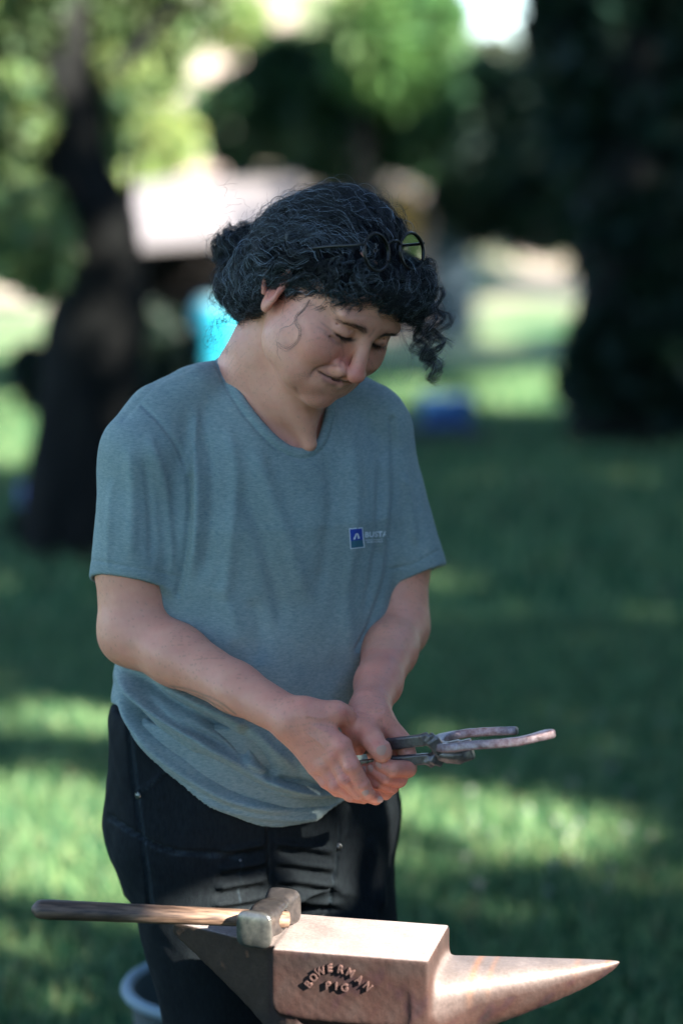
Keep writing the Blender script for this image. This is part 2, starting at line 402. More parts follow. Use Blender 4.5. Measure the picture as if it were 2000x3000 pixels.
M_bark = mat('bark', (.004, .005, .005), .95, spec=.1, noise=(.014, .014, .013), scale=9, bump=.02, bscale=14, stretch=(1, 1, .3))
def limb(pts, r0, r1, sides=12, n=26, lump=.08):
    L = smooth_line(pts, n); m = len(L); r = np.linspace(r0, r1, m)*(1+lump*np.sin(np.arange(m)*1.1))
    return tubes(L[None], r[None], sides)
def tree(name, label, trunk_pts, r0, r1, crowns, limbs=(), group=None, cat='tree', mat_=None):
    base = np.array(trunk_pts[0], float); base[2] = ground_z(base[0], base[1])
    root = empty(name, label, cat, base, group); tp = [np.array(p, float) for p in trunk_pts]; tp[0] = base-np.array([0, 0, .05])
    v, f = limb(tp, r0, r1); npmesh('trunk', v, f, mat_ or M_bark, root)
    for pts, a, b in limbs: v, f = limb(pts, a, b, 8, 14); npmesh('branch', v, f, mat_ or M_bark, root)
    if crowns: v, f, c = merge([leaves(**k) for k in crowns]); npmesh('crown', v, f, M_leaf, root, False, c)
    return root
# ---- shade trees: a row to the right of the lawn, whose crowns shade the woman and the grass
for k, (x, y, zc, rx, rz, n, lab) in enumerate([
    (8.6, -7.6, 6.0, 3.4, 2.9, 16000, 'broad shade tree outside the frame whose crown shades the woman'), (9.2, -2.4, 6.0, 3.3, 2.9, 13000, 'broad shade tree outside the frame beside the near lawn'),
    (9.6, 3.0, 6.2, 3.4, 3.0, 13000, 'broad shade tree outside the frame beside the middle lawn'), (9.8, 8.4, 6.0, 3.5, 3.0, 12000, 'broad shade tree outside the frame beside the far lawn'),
    (10.2, 13.8, 5.6, 3.6, 3.0, 11000, 'broad shade tree outside the frame near the end of the lawn'), (11.4, 19.2, 6.0, 3.6, 3.2, 9000, 'broad shade tree outside the frame beyond the lawn, first of the far ones'), (12.0, 25.0, 5.6, 3.8, 3.4, 8000, 'broad shade tree outside the frame level with the cabin'), (12.6, 31.5, 5.2, 4.0, 3.4, 8000, 'broad shade tree outside the frame past the cabin'),
    (14.5, 41, 6.0, 5.5, 4.2, 9000, 'broad shade tree outside the frame at the foot of the slope'), (17, 53, 6.5, 6.5, 5, 9000, 'broad shade tree outside the frame, farthest up the slope'),
    (6.4, -6.0, 4.6, 2.4, 1.8, 9000, 'smaller shade tree outside the frame in front of the woman')]):
    tree('shade_tree', lab, [(x, y, 0), (x+.1, y+.1, 2), (x-.1, y, 4), (x, y, 6.5)], .26, .08,
         [dict(n=n, c=(x, y, zc), r=(rx, rx, rz), size=.15, col=(.045, .095, .025), seed=100+k, shell=.15)],
         [([(x, y, 2.6), (x+1, y+.5, 4), (x+1.8, y+.9, 5.5)], .09, .03), ([(x, y, 3.0), (x-1, y-.6, 4.2), (x-1.7, y-1, 5.4)], .08, .03)], 'shade trees along the lawn')
for k, (x, y, cx_, cy_, lab) in enumerate([(-6.4, 5.5, -2.2, 5.6, 'added oak outside the frame, its crown blocking sky light over the near lawn'), (5.4, 7.5, 2.6, 7.5, 'added oak outside the frame, blocking sky light over the middle of the lawn'), (-5.6, 11, -3.4, 11, 'added oak outside the frame behind the big leaning tree, blocking sky light'), (-3.6, -7, -1.0, -5.0, 'added oak behind the camera position, blocking sky light')]):  # unseen oaks added to cut the sky light on the lawn
    tree('sky_block_oak', lab, [(x, y, 0), (x+.1, y, 3), ((x+cx_)/2, (y+cy_)/2, 6.5), (cx_, cy_, 9)], .35, .10, [dict(n=15000, c=(cx_, cy_, 9.6), r=(4.6, 4.6, 2.0), size=.22, col=(.040, .085, .025), seed=150+k, shell=.0)],
         [([(x, y, 4), (x+1, y+1.2, 6.5), (x+1.6, y+2.4, 8.6)], .12, .04)], 'added oaks over the lawn')
for k, (x, y, rx, ry, h, n, lab) in enumerate([(1.0, -9.0, 2.8, 1.3, 4.2, 9000, 'added laurel hedge section straight behind the camera, blocking bounce light'), (5.0, -8.0, 2.6, 1.4, 3.6, 8000, 'added laurel hedge section behind the camera at its right, blocking bounce light'), (6.8, -3.5, 1.3, 3.0, 3.2, 8000, 'added laurel hedge section outside the frame right of the anvil, blocking fill light'), (7.0, 2.5, 1.3, 3.0, 3.0, 7000, 'added laurel hedge section outside the frame right of the lawn, blocking fill light')]):  # unseen hedges added to block bounce light from behind and the right
    root = empty('hedge', lab, 'hedge', (x, y, 0), 'added hedge round the lawn'); v, f, c = leaves(n, (x, y, h*.42), (rx, ry, h*.60), .13, (.016, .036, .014), 170+k, True, .55, -9); npmesh('foliage', v, f, M_leaf, root, False, c)
    for dx in (-.5, .5): v, f = limb([(x+dx*rx, y+dx*ry*.3, 0), (x+dx*rx*.9, y, h*.3), (x+dx*rx*.6, y, h*.6)], .05, .02, 6, 8); npmesh('stem', v, f, M_bark, root)
yx, yy = 2.55, -1.85  # sapling added out of view to keep sun off hands and shirt
tree('shade_sapling', 'added slim sapling outside the frame whose low crown shades her hands and shirt', [(yx+.7, yy-.5, 0), (yx+.6, yy-.4, 1.2), (yx+.3, yy-.2, 2.4), (yx+.2, yy, 3.6)], .045, .015,
     [dict(n=26000, c=(yx-.15, yy+.05, 2.75), r=(.95, .95, .80), size=.030, col=(.045, .10, .03), seed=141, shell=.0, thr=-9), dict(n=9000, c=(yx-.45, yy+.2, 2.1), r=(.55, .5, .45), size=.030, col=(.045, .10, .03), seed=142, shell=.0, thr=-9), dict(n=5000, c=(1.85, -1.38, 2.1), r=(.36, .36, .30), size=.018, col=(.045, .10, .03), seed=143, shell=.0, thr=-9)], [([(yx+.5, yy-.3, 1.7), (yx, yy+.1, 2.3), (yx-.5, yy+.3, 2.7)], .018, .006), ([(yx+.4, yy-.2, 2.1), (yx+.6, yy+.3, 2.7), (yx+.5, yy+.6, 3.1)], .015, .005)])
# ---- big tree at the left
Yt = 6.2
def Wp(px, py, Y=Yt): return W(px, py, Y)
bl = []
for k, (a, b, rp, Y, n, sun_tone) in enumerate([(70, 690, 150, 5.6, 1300, 1), (20, 560, 90, 5.8, 500, 1), (30, 330, 130, 6.0, 900, 1), (120, 820, 60, 5.6, 160, 1), (320, 250, 110, 6.3, 520, 1), (420, 110, 140, 6.6, 520, .9), (300, 400, 80, 6.3, 300, 1), (250, 60, 170, 6.4, 1300, .55), (60, 90, 170, 6.2, 1500, .5),
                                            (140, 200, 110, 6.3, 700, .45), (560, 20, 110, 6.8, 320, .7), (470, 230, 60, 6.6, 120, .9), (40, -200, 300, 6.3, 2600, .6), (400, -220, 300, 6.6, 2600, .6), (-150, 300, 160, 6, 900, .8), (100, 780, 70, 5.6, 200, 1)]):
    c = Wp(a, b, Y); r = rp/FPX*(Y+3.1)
    bl.append(dict(n=n, c=c, r=(r, r*1.1, r), size=.055, col=np.array([.15, .225, .09])*sun_tone*sun_tone+np.array([.012, .035, .012])*(1-sun_tone), seed=200+k, filt=False, shell=0))  # sunlit clumps painted paler, shaded clumps darker
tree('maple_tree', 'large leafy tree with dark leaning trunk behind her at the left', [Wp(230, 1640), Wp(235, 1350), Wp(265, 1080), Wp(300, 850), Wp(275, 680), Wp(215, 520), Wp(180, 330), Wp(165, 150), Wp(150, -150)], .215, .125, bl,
     [([Wp(250, 620), Wp(120, 530), Wp(20, 490), Wp(-120, 470)], .075, .045), ([Wp(200, 400), Wp(300, 250), Wp(420, 120), Wp(520, 0)], .04, .02), ([Wp(180, 250), Wp(90, 120), Wp(20, -20)], .04, .02), ([Wp(310, 820), Wp(370, 640), Wp(390, 420)], .035, .015)])
for k, (x, y, h) in enumerate([(-8.5, 17, 5.5), (-7, 30, 6), (-13, 24, 7), (-17, 38, 8), (10.5, 46, 7)]):
    g0 = float(ground_z(x, y)); tree('field_tree', ['rounded green tree outside the frame left of the lawn', 'rounded green tree outside the frame level with the shed', 'tall green tree outside the frame farther left', 'tallest green tree outside the frame at the far left', 'dark green tree outside the frame right of the cabin'][k], [(x, y, g0), (x+.1, y, g0+h*.4), (x, y+.1, g0+h*.8)], .25, .08, [dict(n=4200, c=(x, y, g0+h*.62), r=(h*.45, h*.45, h*.42), size=.22, col=(.045, .095, .03), seed=180+k, filt=False, shell=.3)], group='trees round the field')
# ---- dark trees at the right and behind the lawn
def blob(a, b, rp, Y, n, col, seed, sz=None, ry=1, rz=1):
    r = rp/FPX*(Y+3.1); return dict(n=n, c=W(a, b, Y), r=(r, r*ry, r*rz), size=sz or .0085*(Y+3), col=col, seed=seed, filt=False, shell=0)
DK = (.008, .026, .016)
tree('conifer_tree', 'massive dark evergreen with sweeping boughs at the right edge', [W(1830, 1330, 9.6), W(1835, 900, 9.6), W(1845, 400, 9.6), W(1850, -200, 9.6)], .30, .18,
     [blob(1850, 330, 250, 9.8, 2600, DK, 301, .12), blob(1880, 700, 190, 9.6, 2200, DK, 302, .12, 1, 1.3), blob(1830, 60, 280, 9.9, 2400, DK, 303, .12), blob(1790, 1050, 130, 9.4, 1200, DK, 304, .10, 1, 1.2), blob(1960, 1050, 150, 9.4, 1500, DK, 305, .10, 1, 1.5), blob(1900, -250, 380, 9.9, 2500, DK, 306, .13), blob(1700, 1130, 60, 9.3, 200, DK, 307, .09)])
tree('cedar_tree', 'dark cedar standing behind the lawn to the right of her head', [W(1800, 760, 30), W(1790, 500, 30), W(1600, 250, 30), W(1520, 50, 30)], .28, .12,
     [blob(1500, 480, 170, 30, 2200, DK, 311), blob(1400, 560, 130, 29, 1400, DK, 312), blob(1580, 560, 140, 29, 1700, DK, 313), blob(1480, 330, 140, 30, 1400, DK, 314), blob(1640, 400, 110, 30, 1000, DK, 315), blob(1350, 260, 90, 30, 700, DK, 316), blob(1590, 640, 100, 29, 900, DK, 317)], group='dark trees behind the lawn')
M_red = mat('lit_bark', (.16, .075, .040), .9, noise=(.33, .17, .10), scale=6, bump=.02, bscale=10)
tree('pine_tree', 'pine with reddish trunk between the cedar and the dark evergreen', [W(1705, 770, 60), W(1704, 500, 60), W(1702, 350, 60), W(1700, 100, 60), W(1700, -200, 60)], .38, .25,
     [blob(1700, -40, 150, 60, 900, DK, 321), blob(1660, 560, 100, 59, 900, DK, 322), blob(1740, 580, 90, 59, 800, DK, 323)], group='dark trees behind the lawn', mat_=M_red)
tree('young_tree', 'rounded green tree above her head, its sunlit top coloured in with paler leaves', [W(1060, 640, 27), W(1060, 450, 27), W(1060, 200, 27)], .16, .07,
     [blob(1150, 150, 170, 27, 1900, (.085, .18, .06), 331), blob(950, 330, 190, 28, 2400, (.018, .050, .022), 332), blob(1180, 330, 170, 28, 2100, (.018, .055, .024), 333), blob(760, 330, 130, 28, 1300, (.018, .050, .022), 334), blob(1240, 60, 120, 27, 800, (.09, .19, .07), 335), blob(840, 200, 90, 28, 600, (.018, .05, .022), 336), blob(1040, 60, 90, 27, 500, (.14, .22, .08), 337), blob(700, 430, 70, 28, 500, (.02, .055, .022), 338)])  # upper clumps coloured as sunlit, lower ones as shaded
for k, (a, b, rp, Y, n, col, lab) in enumerate([(480, 420, 100, 50, 900, (.24, .31, .12), 'pale green bush on the dirt slope beside the trunk'), (420, 560, 70, 46, 500, (.24, .33, .11), 'yellow-green bush just above the white shed roof'), (700, 60, 90, 62, 800, (.18, .25, .09), 'bush high on the dirt slope under the top edge'),
                                              (1000, 450, 110, 44, 900, (.13, .15, .08), 'olive bush behind the cabin roof'), (1250, 430, 110, 42, 900, (.04, .09, .04), 'green bush right of the cabin ridge'), (1430, 220, 120, 70, 900, (.05, .07, .04), 'brownish bush under the patch of sky'), (620, 320, 60, 52, 400, (.05, .11, .04), 'small dark bush halfway up the slope')]):
    P0 = W(a, b, Y); r = rp/FPX*(Y+3.1); base = np.array([P0[0], P0[1], ground_z(P0[0], P0[1])]); root = empty('bush', lab, 'bush', base, 'bushes on the slope')
    v, f, c = leaves(**blob(a, b, rp, Y, n, col, 350+k, .0055*(Y+3))); npmesh('foliage', v, f, M_leaf, root, False, c)
    v, f = limb([base, (base+P0)/2+np.array([.1, 0, 0]), P0], .05, .02, 6, 8); npmesh('stem', v, f, M_bark, root)
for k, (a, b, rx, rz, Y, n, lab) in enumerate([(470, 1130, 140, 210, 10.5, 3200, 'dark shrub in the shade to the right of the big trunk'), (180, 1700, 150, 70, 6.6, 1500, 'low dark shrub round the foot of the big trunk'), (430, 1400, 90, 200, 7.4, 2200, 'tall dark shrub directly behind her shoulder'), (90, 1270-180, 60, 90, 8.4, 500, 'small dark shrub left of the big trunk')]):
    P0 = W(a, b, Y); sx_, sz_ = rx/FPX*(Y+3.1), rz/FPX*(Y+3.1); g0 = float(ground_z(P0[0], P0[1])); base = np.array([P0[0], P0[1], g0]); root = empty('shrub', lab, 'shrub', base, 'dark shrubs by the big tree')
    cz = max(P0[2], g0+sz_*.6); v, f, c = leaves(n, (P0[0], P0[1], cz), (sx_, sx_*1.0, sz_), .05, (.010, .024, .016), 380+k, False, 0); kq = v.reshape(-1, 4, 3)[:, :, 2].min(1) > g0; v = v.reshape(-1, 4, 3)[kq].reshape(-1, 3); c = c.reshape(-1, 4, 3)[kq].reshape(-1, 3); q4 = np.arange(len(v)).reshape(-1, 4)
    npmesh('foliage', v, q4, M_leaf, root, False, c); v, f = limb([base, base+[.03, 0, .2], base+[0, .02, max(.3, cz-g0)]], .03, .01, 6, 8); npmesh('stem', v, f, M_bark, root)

# ================================================================ BUILDINGS
def quadbox(name, pts8, m, parent): 
    F = np.array([(0, 3, 2, 1), (4, 5, 6, 7), (0, 1, 5, 4), (1, 2, 6, 5), (2, 3, 7, 6), (3, 0, 4, 7)]); return npmesh(name, np.array(pts8), F, m, parent, False)
def slab(name, a, b, c, d, th, m, parent):
    a, b, c, d = [np.array(p, float) for p in (a, b, c, d)]; n = np.cross(b-a, d-a); n /= np.linalg.norm(n)
    if n[2] > 0: n = -n
    return quadbox(name, [a, b, c, d, a+n*th, b+n*th, c+n*th, d+n*th], m, parent)
M_zinc = mat('pale_metal_roof', (.165, .15, .148), .7, noise=(.22, .20, .198), scale=1.5); M_roof = mat('weathered_roof', (.10, .085, .072), .8, noise=(.16, .14, .12), scale=3)
M_plank = mat('pale_boards', (.30, .205, .175), .8, noise=(.40, .29, .26), scale=2); M_bwall = mat('blue_grey_boards', (.045, .075, .10), .8); M_yel = mat('yellow_door_paint', (.62, .34, .08), .6); M_dkw = mat('dark_boards', (.030, .026, .024), .9); M_gl = mat('window_glass', (.03, .05, .06), .1, spec=.8)
Yh = 33.0
gz = float(ground_z(1.0, Yh)); ap = W(1040, 450, Yh); er = W(1405, 705, Yh); el = W(675, 705, Yh)
cab = empty('cabin', 'small gabled wooden cabin with weathered roof behind her head', 'cabin', (ap[0], Yh, gz))
wr, wl = er[0]-.06, el[0]+.30; zw = er[2]+.02; top = ap[2]-.12
def wallpoly(x0_, x1_, name, m):
    zt = lambda x: top-(top-zw)*abs(x-ap[0])/(wr-ap[0]); n = max(2, int((x1_-x0_)/.22)); 
    for k in range(n):
        a, b = x0_+(x1_-x0_)*k/n+.008, x0_+(x1_-x0_)*(k+1)/n-.008
        quadbox(name, [(a, Yh, gz-.1), (b, Yh, gz-.1), (b, Yh+.05, gz-.1), (a, Yh+.05, gz-.1), (a, Yh, zt(a)), (b, Yh, zt(b)), (b, Yh+.05, zt(b)), (a, Yh+.05, zt(a))], m, cab)
wallpoly(wl, ap[0]+1.12, 'board', M_plank); wallpoly(ap[0]+1.12, wr, 'board', M_bwall)
quadbox('wall', [(wl+.02, Yh+.06, gz-.1), (wr-.02, Yh+.06, gz-.1), (wr-.02, Yh+3.5, gz-.1), (wl+.02, Yh+3.5, gz-.1), (wl+.02, Yh+.06, zw), (wr-.02, Yh+.06, zw), (wr-.02, Yh+3.5, zw), (wl+.02, Yh+3.5, zw)], M_dkw, cab)
slab('roof', (ap[0], Yh-.5, ap[2]), (er[0], Yh-.5, er[2]), (er[0], Yh+3.9, er[2]), (ap[0], Yh+3.9, ap[2]), .10, M_roof, cab)
slab('roof', (ap[0], Yh-.5, ap[2]), (el[0], Yh-.5, el[2]), (el[0], Yh+3.9, el[2]), (ap[0], Yh+3.9, ap[2]), .10, M_roof, cab)
p0, p1 = W(1140, 555, Yh-.05), W(1222, 700, Yh-.05)
quadbox('shutter', [(p0[0], Yh-.06, p1[2]), (p1[0], Yh-.06, p1[2]), (p1[0], Yh-.01, p1[2]), (p0[0], Yh-.01, p1[2]), (p0[0], Yh-.06, p0[2]), (p1[0], Yh-.06, p0[2]), (p1[0], Yh-.01, p0[2]), (p0[0], Yh-.01, p0[2])], M_yel, cab)
# open shed with the pale roof, to the left
Ys = 25.0; g2 = float(ground_z(-2, Ys))
a, b, c_, d = W(372, 715, Ys), W(700, 690, Ys), W(880, 488, Ys+3.0), W(360, 545, Ys+3.0)
shed = empty('open_shed', 'open shed with pale metal roof and dark interior left of her head', 'shed', (a[0]+.6, Ys+1.5, g2))
slab('roof', a, W(880, 676, Ys), c_, d, .06, M_zinc, shed)
for x_, y_ in ((a[0]+.08, Ys+.1), (b[0]+.5, Ys+.1), (a[0]+.1, Ys+2.8), (b[0]+.5, Ys+2.8)):
    zt = a[2]-.08+(y_-Ys)/3*(d[2]-a[2]); quadbox('post', [(x_-.05, y_-.05, g2-.1), (x_+.05, y_-.05, g2-.1), (x_+.05, y_+.05, g2-.1), (x_-.05, y_+.05, g2-.1), (x_-.05, y_-.05, zt), (x_+.05, y_-.05, zt), (x_+.05, y_+.05, zt), (x_-.05, y_+.05, zt)], M_dkw, shed)
xa, xb = a[0], b[0]+.65; quadbox('back_wall', [(xa, Ys+2.9, g2-.1), (xb, Ys+2.9, g2-.1), (xb, Ys+2.97, g2-.1), (xa, Ys+2.97, g2-.1), (xa, Ys+2.9, a[2]+.3), (xb, Ys+2.9, a[2]+.3), (xb, Ys+2.97, a[2]+.3), (xa, Ys+2.97, a[2]+.3)], M_dkw, shed)
for k in range(2): x_ = (xa, xb-.05)[k]; quadbox('side_wall', [(x_, Ys+.2, g2-.1), (x_+.05, Ys+.2, g2-.1), (x_+.05, Ys+2.9, g2-.1), (x_, Ys+2.9, g2-.1), (x_, Ys+.2, a[2]-.1), (x_+.05, Ys+.2, a[2]-.1), (x_+.05, Ys+2.9, a[2]+.3), (x_, Ys+2.9, a[2]+.3)], M_dkw, shed)

# ================================================================ THINGS ON THE LAWN
def lathe(name, prof, c, m, parent, n=40):
    V = np.array([[c[0]+r*math.cos(t), c[1]+r*math.sin(t), c[2]+z] for r, z in prof for t in np.arange(n)*2*math.pi/n])
    F = np.array([(i*n+k, i*n+(k+1) % n, (i+1)*n+(k+1) % n, (i+1)*n+k) for i in range(len(prof)-1) for k in range(n)]); return npmesh(name, V, F, m, parent)
M_drum = mat('turquoise_plastic', (.02, .34, .46), .35); Yd = 14.0
c = W(660, 960, Yd); g3_ = float(ground_z(c[0], Yd)); dr = empty('water_drum', 'bright turquoise plastic drum seen between her hair and shoulder', 'drum', (c[0], Yd, g3_))
lathe('drum_body', [(0.001, 0), (.21, 0), (.225, .03), (.23, .2), (.225, .22), (.23, .24), (.23, .46), (.225, .50), (.18, .53), (.05, .54), (.001, .54)], (c[0], Yd, g3_+.0), M_drum, dr); lathe('drum_lid', [(.0, .56), (.19, .56), (.20, .53), (.20, .50)], (c[0], Yd, g3_), mat('pale_lid', (.25, .42, .45), .5), dr)
# bucket behind her leg
c = W(640, 2890, .55); bk = empty('bucket', 'dark bucket with pale blue-grey rim on the grass behind her legs', 'bucket', (c[0], c[1], 0)); rz_ = c[2]
M_bk = mat('dark_rubber', (.008, .022, .018), .7); M_rim = mat('pale_blue_rim', (.14, .21, .25), .55)
RB = 260/FPX*3.9
lathe('bucket_body', [(.001, .004), (RB*.72, .004), (RB*.97, rz_), (RB*.93, rz_), (RB*.70, .02), (.001, .02)], (c[0], c[1], 0), M_bk, bk, 56)
t = np.linspace(0, 2*np.pi, 65); q = np.stack([c[0]+RB*np.cos(t), c[1]+RB*np.sin(t), np.full(65, rz_)], -1); v, f = tubes(q[None], np.full((1, 65), .0095), 10); npmesh('rim', v, f, M_rim, bk)
t = np.linspace(0, np.pi, 30); q = np.stack([c[0]+RB*np.cos(t), c[1]+.02+RB*.35*np.sin(t)*0+.03*np.sin(t), rz_-.01-.11*np.sin(t)*1.0], -1); v, f = tubes(q[None], np.full((1, 30), .003), 6); npmesh('bail_handle', v, f, M_rim, bk)
# blue cooler on the far lawn
M_cool = mat('blue_plastic', (.010, .075, .26), .45); c = G(1305, 1290); cl = empty('cooler', 'blue cooler box on the lawn to the right of her shoulder', 'cooler', c)
def bx(name, lo, hi, m, parent, bev=.01):
    lo, hi = np.array(lo), np.array(hi); x0_, y0_, z0_ = lo; x1_, y1_, z1_ = hi; o = quadbox(name, [(x0_, y0_, z0_), (x1_, y0_, z0_), (x1_, y1_, z0_), (x0_, y1_, z0_), (x0_, y0_, z1_), (x1_, y0_, z1_), (x1_, y1_, z1_), (x0_, y1_, z1_)], m, parent)
    md = o.modifiers.new('bevel', 'BEVEL'); md.width = bev; md.segments = 2; return o
bx('cooler_body', c+[-.13, -.10, .0], c+[.13, .12, .19], M_cool, cl, .02); bx('cooler_lid', c+[-.14, -.11, .193], c+[.14, .13, .235], mat('light_blue_plastic', (.03, .15, .34), .4), cl, .012)
q = smooth_line([c+[-.145, .01, .15], c+[-.16, .01, .24], c+[0, .01, .285], c+[.16, .01, .24], c+[.145, .01, .15]], 20); v, f = tubes(q[None], np.full((1, len(q)), .008), 6); npmesh('handle', v, f, M_bk, cl)
bc = c+np.array([-.02, -.28, 0]); bg_ = empty('tool_bag', 'black tool bag on the grass in front of the blue cooler', 'bag', bc); bx('bag_body', bc+[-.24, -.10, .0], bc+[.22, .10, .11], M_bk, bg_, .04)
q = smooth_line([bc+[-.10, 0, .10], bc+[-.06, 0, .17], bc+[.06, 0, .17], bc+[.10, 0, .10]], 14); v, f = tubes(q[None], np.full((1, len(q)), .007), 6); npmesh('handle', v, f, M_bk, bg_)
# blue water jugs by the big tree
M_cf = mat('blue_jug_plastic', (.015, .08, .50), .4)
for px_, py_, r_, h_, lab in ((100, 1535, .058, .215, 'tall blue water jug in shade left of the big trunk'), (283, 1405, .045, .16, 'small blue water jug between the big trunk and her shoulder')):
    c = G(px_, py_); root = empty('water_jug', lab, 'jug', c, 'blue water jugs by the big tree')
    lathe('jug_body', [(.001, 0), (r_*.95, 0), (r_, .01), (r_, h_*.72), (r_*.8, h_*.82), (r_*.42, h_*.88), (r_*.40, h_*.92)], c, M_cf, root, 24); lathe('jug_cap', [(r_*.46, h_*.90), (r_*.46, h_), (.001, h_)], c, M_bk, root, 20)
# clover heads in the grass at the right
rg = np.random.default_rng(31); VV, FF, o_ = [], [], 0
for k in range(34):
    g_ = G(rg.uniform(1350, 2000), rg.uniform(2150, 2700)); z = rg.uniform(.05, .075); ph = np.linspace(0, np.pi, 5); 
    v = np.array([[g_[0]+.0065*math.sin(a)*math.cos(t), g_[1]+.0065*math.sin(a)*math.sin(t), z+.006*math.cos(a)] for a in ph for t in np.arange(8)*.785]); f = np.array([(i*8+j, i*8+(j+1) % 8, (i+1)*8+(j+1) % 8, (i+1)*8+j) for i in range(4) for j in range(8)])
    s_ = tubes(np.array([[[g_[0], g_[1], 0], [g_[0], g_[1], z]]]), np.full((1, 2), .001), 3); VV += [v, s_[0]]; FF += [f+o_, s_[1]+o_+len(v)]; o_ += len(v)+len(s_[0])
tag(npmesh('clover_flowers', np.concatenate(VV), np.concatenate(FF), mat('clover_white', (.20, .21, .18), .6)), 'small white clover heads scattered in the grass', 'flowers', kind='stuff')
# ================================================================ PERSON
def eulR(a, b, c):
    rx = np.array([[1, 0, 0], [0, math.cos(a), -math.sin(a)], [0, math.sin(a), math.cos(a)]])
    rz = np.array([[math.cos(b), -math.sin(b), 0], [math.sin(b), math.cos(b), 0], [0, 0, 1]])
    ry = np.array([[math.cos(c), 0, math.sin(c)], [0, 1, 0], [-math.sin(c), 0, math.cos(c)]])
    return rz@rx@ry
HR = eulR(.581, .621, .270); HT = np.array([-.0161, -.0476, 1.4451])
def Hd(*p): return HR@np.array(p, float)+HT
def toHd(V): return (V-HT)@HR

body = Body()
# ---- head (all points in head space: x her left, -y forward, z up)
def hell(c, r, k=.012, op='+', tilt=None):
    M = HR if tilt is None else HR@tilt
    body.ell(Hd(*c), r, M, k, op)
def hcap(a, b, ra, rb, k=.006, op='+'): body.cap(Hd(*a), Hd(*b), ra, rb, k, op)
def Rx(a): c, s = math.cos(a), math.sin(a); return np.array([[1, 0, 0], [0, c, -s], [0, s, c]])
def Ry(a): c, s = math.cos(a), math.sin(a); return np.array([[c, 0, s], [0, 1, 0], [-s, 0, c]])
def Rz(a): c, s = math.cos(a), math.sin(a); return np.array([[c, -s, 0], [s, c, 0], [0, 0, 1]])
hell((0, .006, .036), (.075, .093, .080))
hell((0, -.038, .045), (.062, .058, .052), .02)
hell((0, -.034, .012), (.064, .057, .040), .02)
hell((0, -.030, -.030), (.065, .060, .074), .02)
hell((0, -.040, -.062), (.057, .048, .044), .02)
hell((0, -.048, -.090), (.040, .038, .026), .02)
hell((0, -.0810, -.0980), (.021, .0155, .0165), .016)
for s in (-1, 1):
    hell((s*.045, -.056, -.020), (.023, .028, .022), .018)
    hell((s*.040, -.069, -.037), (.0245, .0245, .0245), .014)
    hell((s*.034, -.060, -.074), (.025, .024, .026), .018)
    hell((s*.027, -.0840, .0210), (.024, .0105, .0085), .014)
    hell((s*.054, -.022, -.058), (.014, .030, .034), .02)
hell((0, -.086, .016), (.016, .0105, .016), .012)
for s in (-1, 1):
    hell((s*.031, -.1015, -.0010), (.0170, .0125, .0095), .010, '-')
    hell((s*.0315, -.0765, .0005), (.0170, .0165, .0140), .005)
hcap((0, -.089, .010), (0, -.1075, -.030), .0078, .0098, .009)
hell((0, -.1118, -.0405), (.0125, .0115, .0108), .006)
for s in (-1, 1):
    hell((s*.0162, -.0985, -.0435), (.0092, .0130, .0092), .004)
hell((0, -.084, -.060), (.030, .0185, .018), .012)
for s in (-1, 1):
    hcap((s*.0065, -.1045, -.0525), (s*.0085, -.100, -.048), .0022, .0018, .002, '-')
# lips: smile, corners drawn back and up
MU = .0095
for s in (-1, 1):
    hcap((0, -.1000, -.0640+MU), (s*.012, -.0970, -.0640+MU), .0038, .0036, .005)
    hcap((s*.012, -.0970, -.0640+MU), (s*.027, -.0850, -.0615+MU), .0036, .0022, .005)
    hcap((0, -.0975, -.0740+MU), (s*.013, -.0935, -.0730+MU), .0058, .0048, .005)
    hcap((s*.013, -.0935, -.0730+MU), (s*.026, -.0835, -.0650+MU), .0048, .0022, .005)
    hcap((0, -.1040, -.0690+MU), (s*.014, -.0995, -.0685+MU), .0014, .0014, .002, '-')
    hcap((s*.014, -.0995, -.0685+MU), (s*.025, -.0915, -.0645+MU), .0014, .0012, .002, '-')
    # closed lids
    hcap((s*.0470, -.0800, .0010), (s*.040, -.0872, -.0045), .0012, .0013, .0015, '-')
    hcap((s*.040, -.0872, -.0045), (s*.029, -.0912, -.0062), .0013, .0013, .0015, '-')
    hcap((s*.029, -.0912, -.0062), (s*.0170, -.0895, -.0040), .0013, .0012, .0015, '-')
    # lid fold and crow's feet
    hcap((s*.046, -.0815, .0065), (s*.030, -.0905, .0062), .0008, .0008, .0025, '-')
    hcap((s*.046, -.084, -.012), (s*.030, -.0945, -.0150), .0008, .0008, .004, '-')
hell((-.020, -.0800, -.0760), (.014, .0145, .014), .012); hell((.020, -.0800, -.0760), (.014, .0145, .014), .012); hell((0, -.0800, -.0800), (.020, .0150, .012), .010)
# ears
for s in (-1, 1):
    T = Rz(s*.35)@Rx(-.22)
    hell((s*.0745, .012, -.012), (.0065, .0175, .031), .004, '+', T)
    hell((s*.0815, .010, -.010), (.0050, .0110, .020), .003, '-', T)
    hx = smooth_line([(.0790, -.002, -.012), (.0765, -.003, .004), (.0790, .005, .017), (.0830, .018, .019), (.0860, .028, .008), (.0850, .027, -.010), (.0810, .018, -.028)], 18)
    for q1, q2 in zip(hx[:-1], hx[1:]): hcap((s*q1[0], q1[1], q1[2]), (s*q2[0], q2[1], q2[2]), .0030, .0030, .002)
    hell((s*.0760, .007, -.038), (.0045, .0085, .0100), .004)
# ---- neck, chest
NB = W(800, 1180, .045)
body.cap(NB, Hd(0, .040, -.035), .060, .056, .025)
body.cap(W(775, 1105, .05), W(805, 1045, .03), .064, .060, .03)
body.cap(Hd(-.045, .02, -.04), W(905, 1300, -.03), .013, .010, .014)     # neck muscle
body.cap(Hd(.02, -.03, -.08), W(860, 1160, -.01), .030, .040, .03)
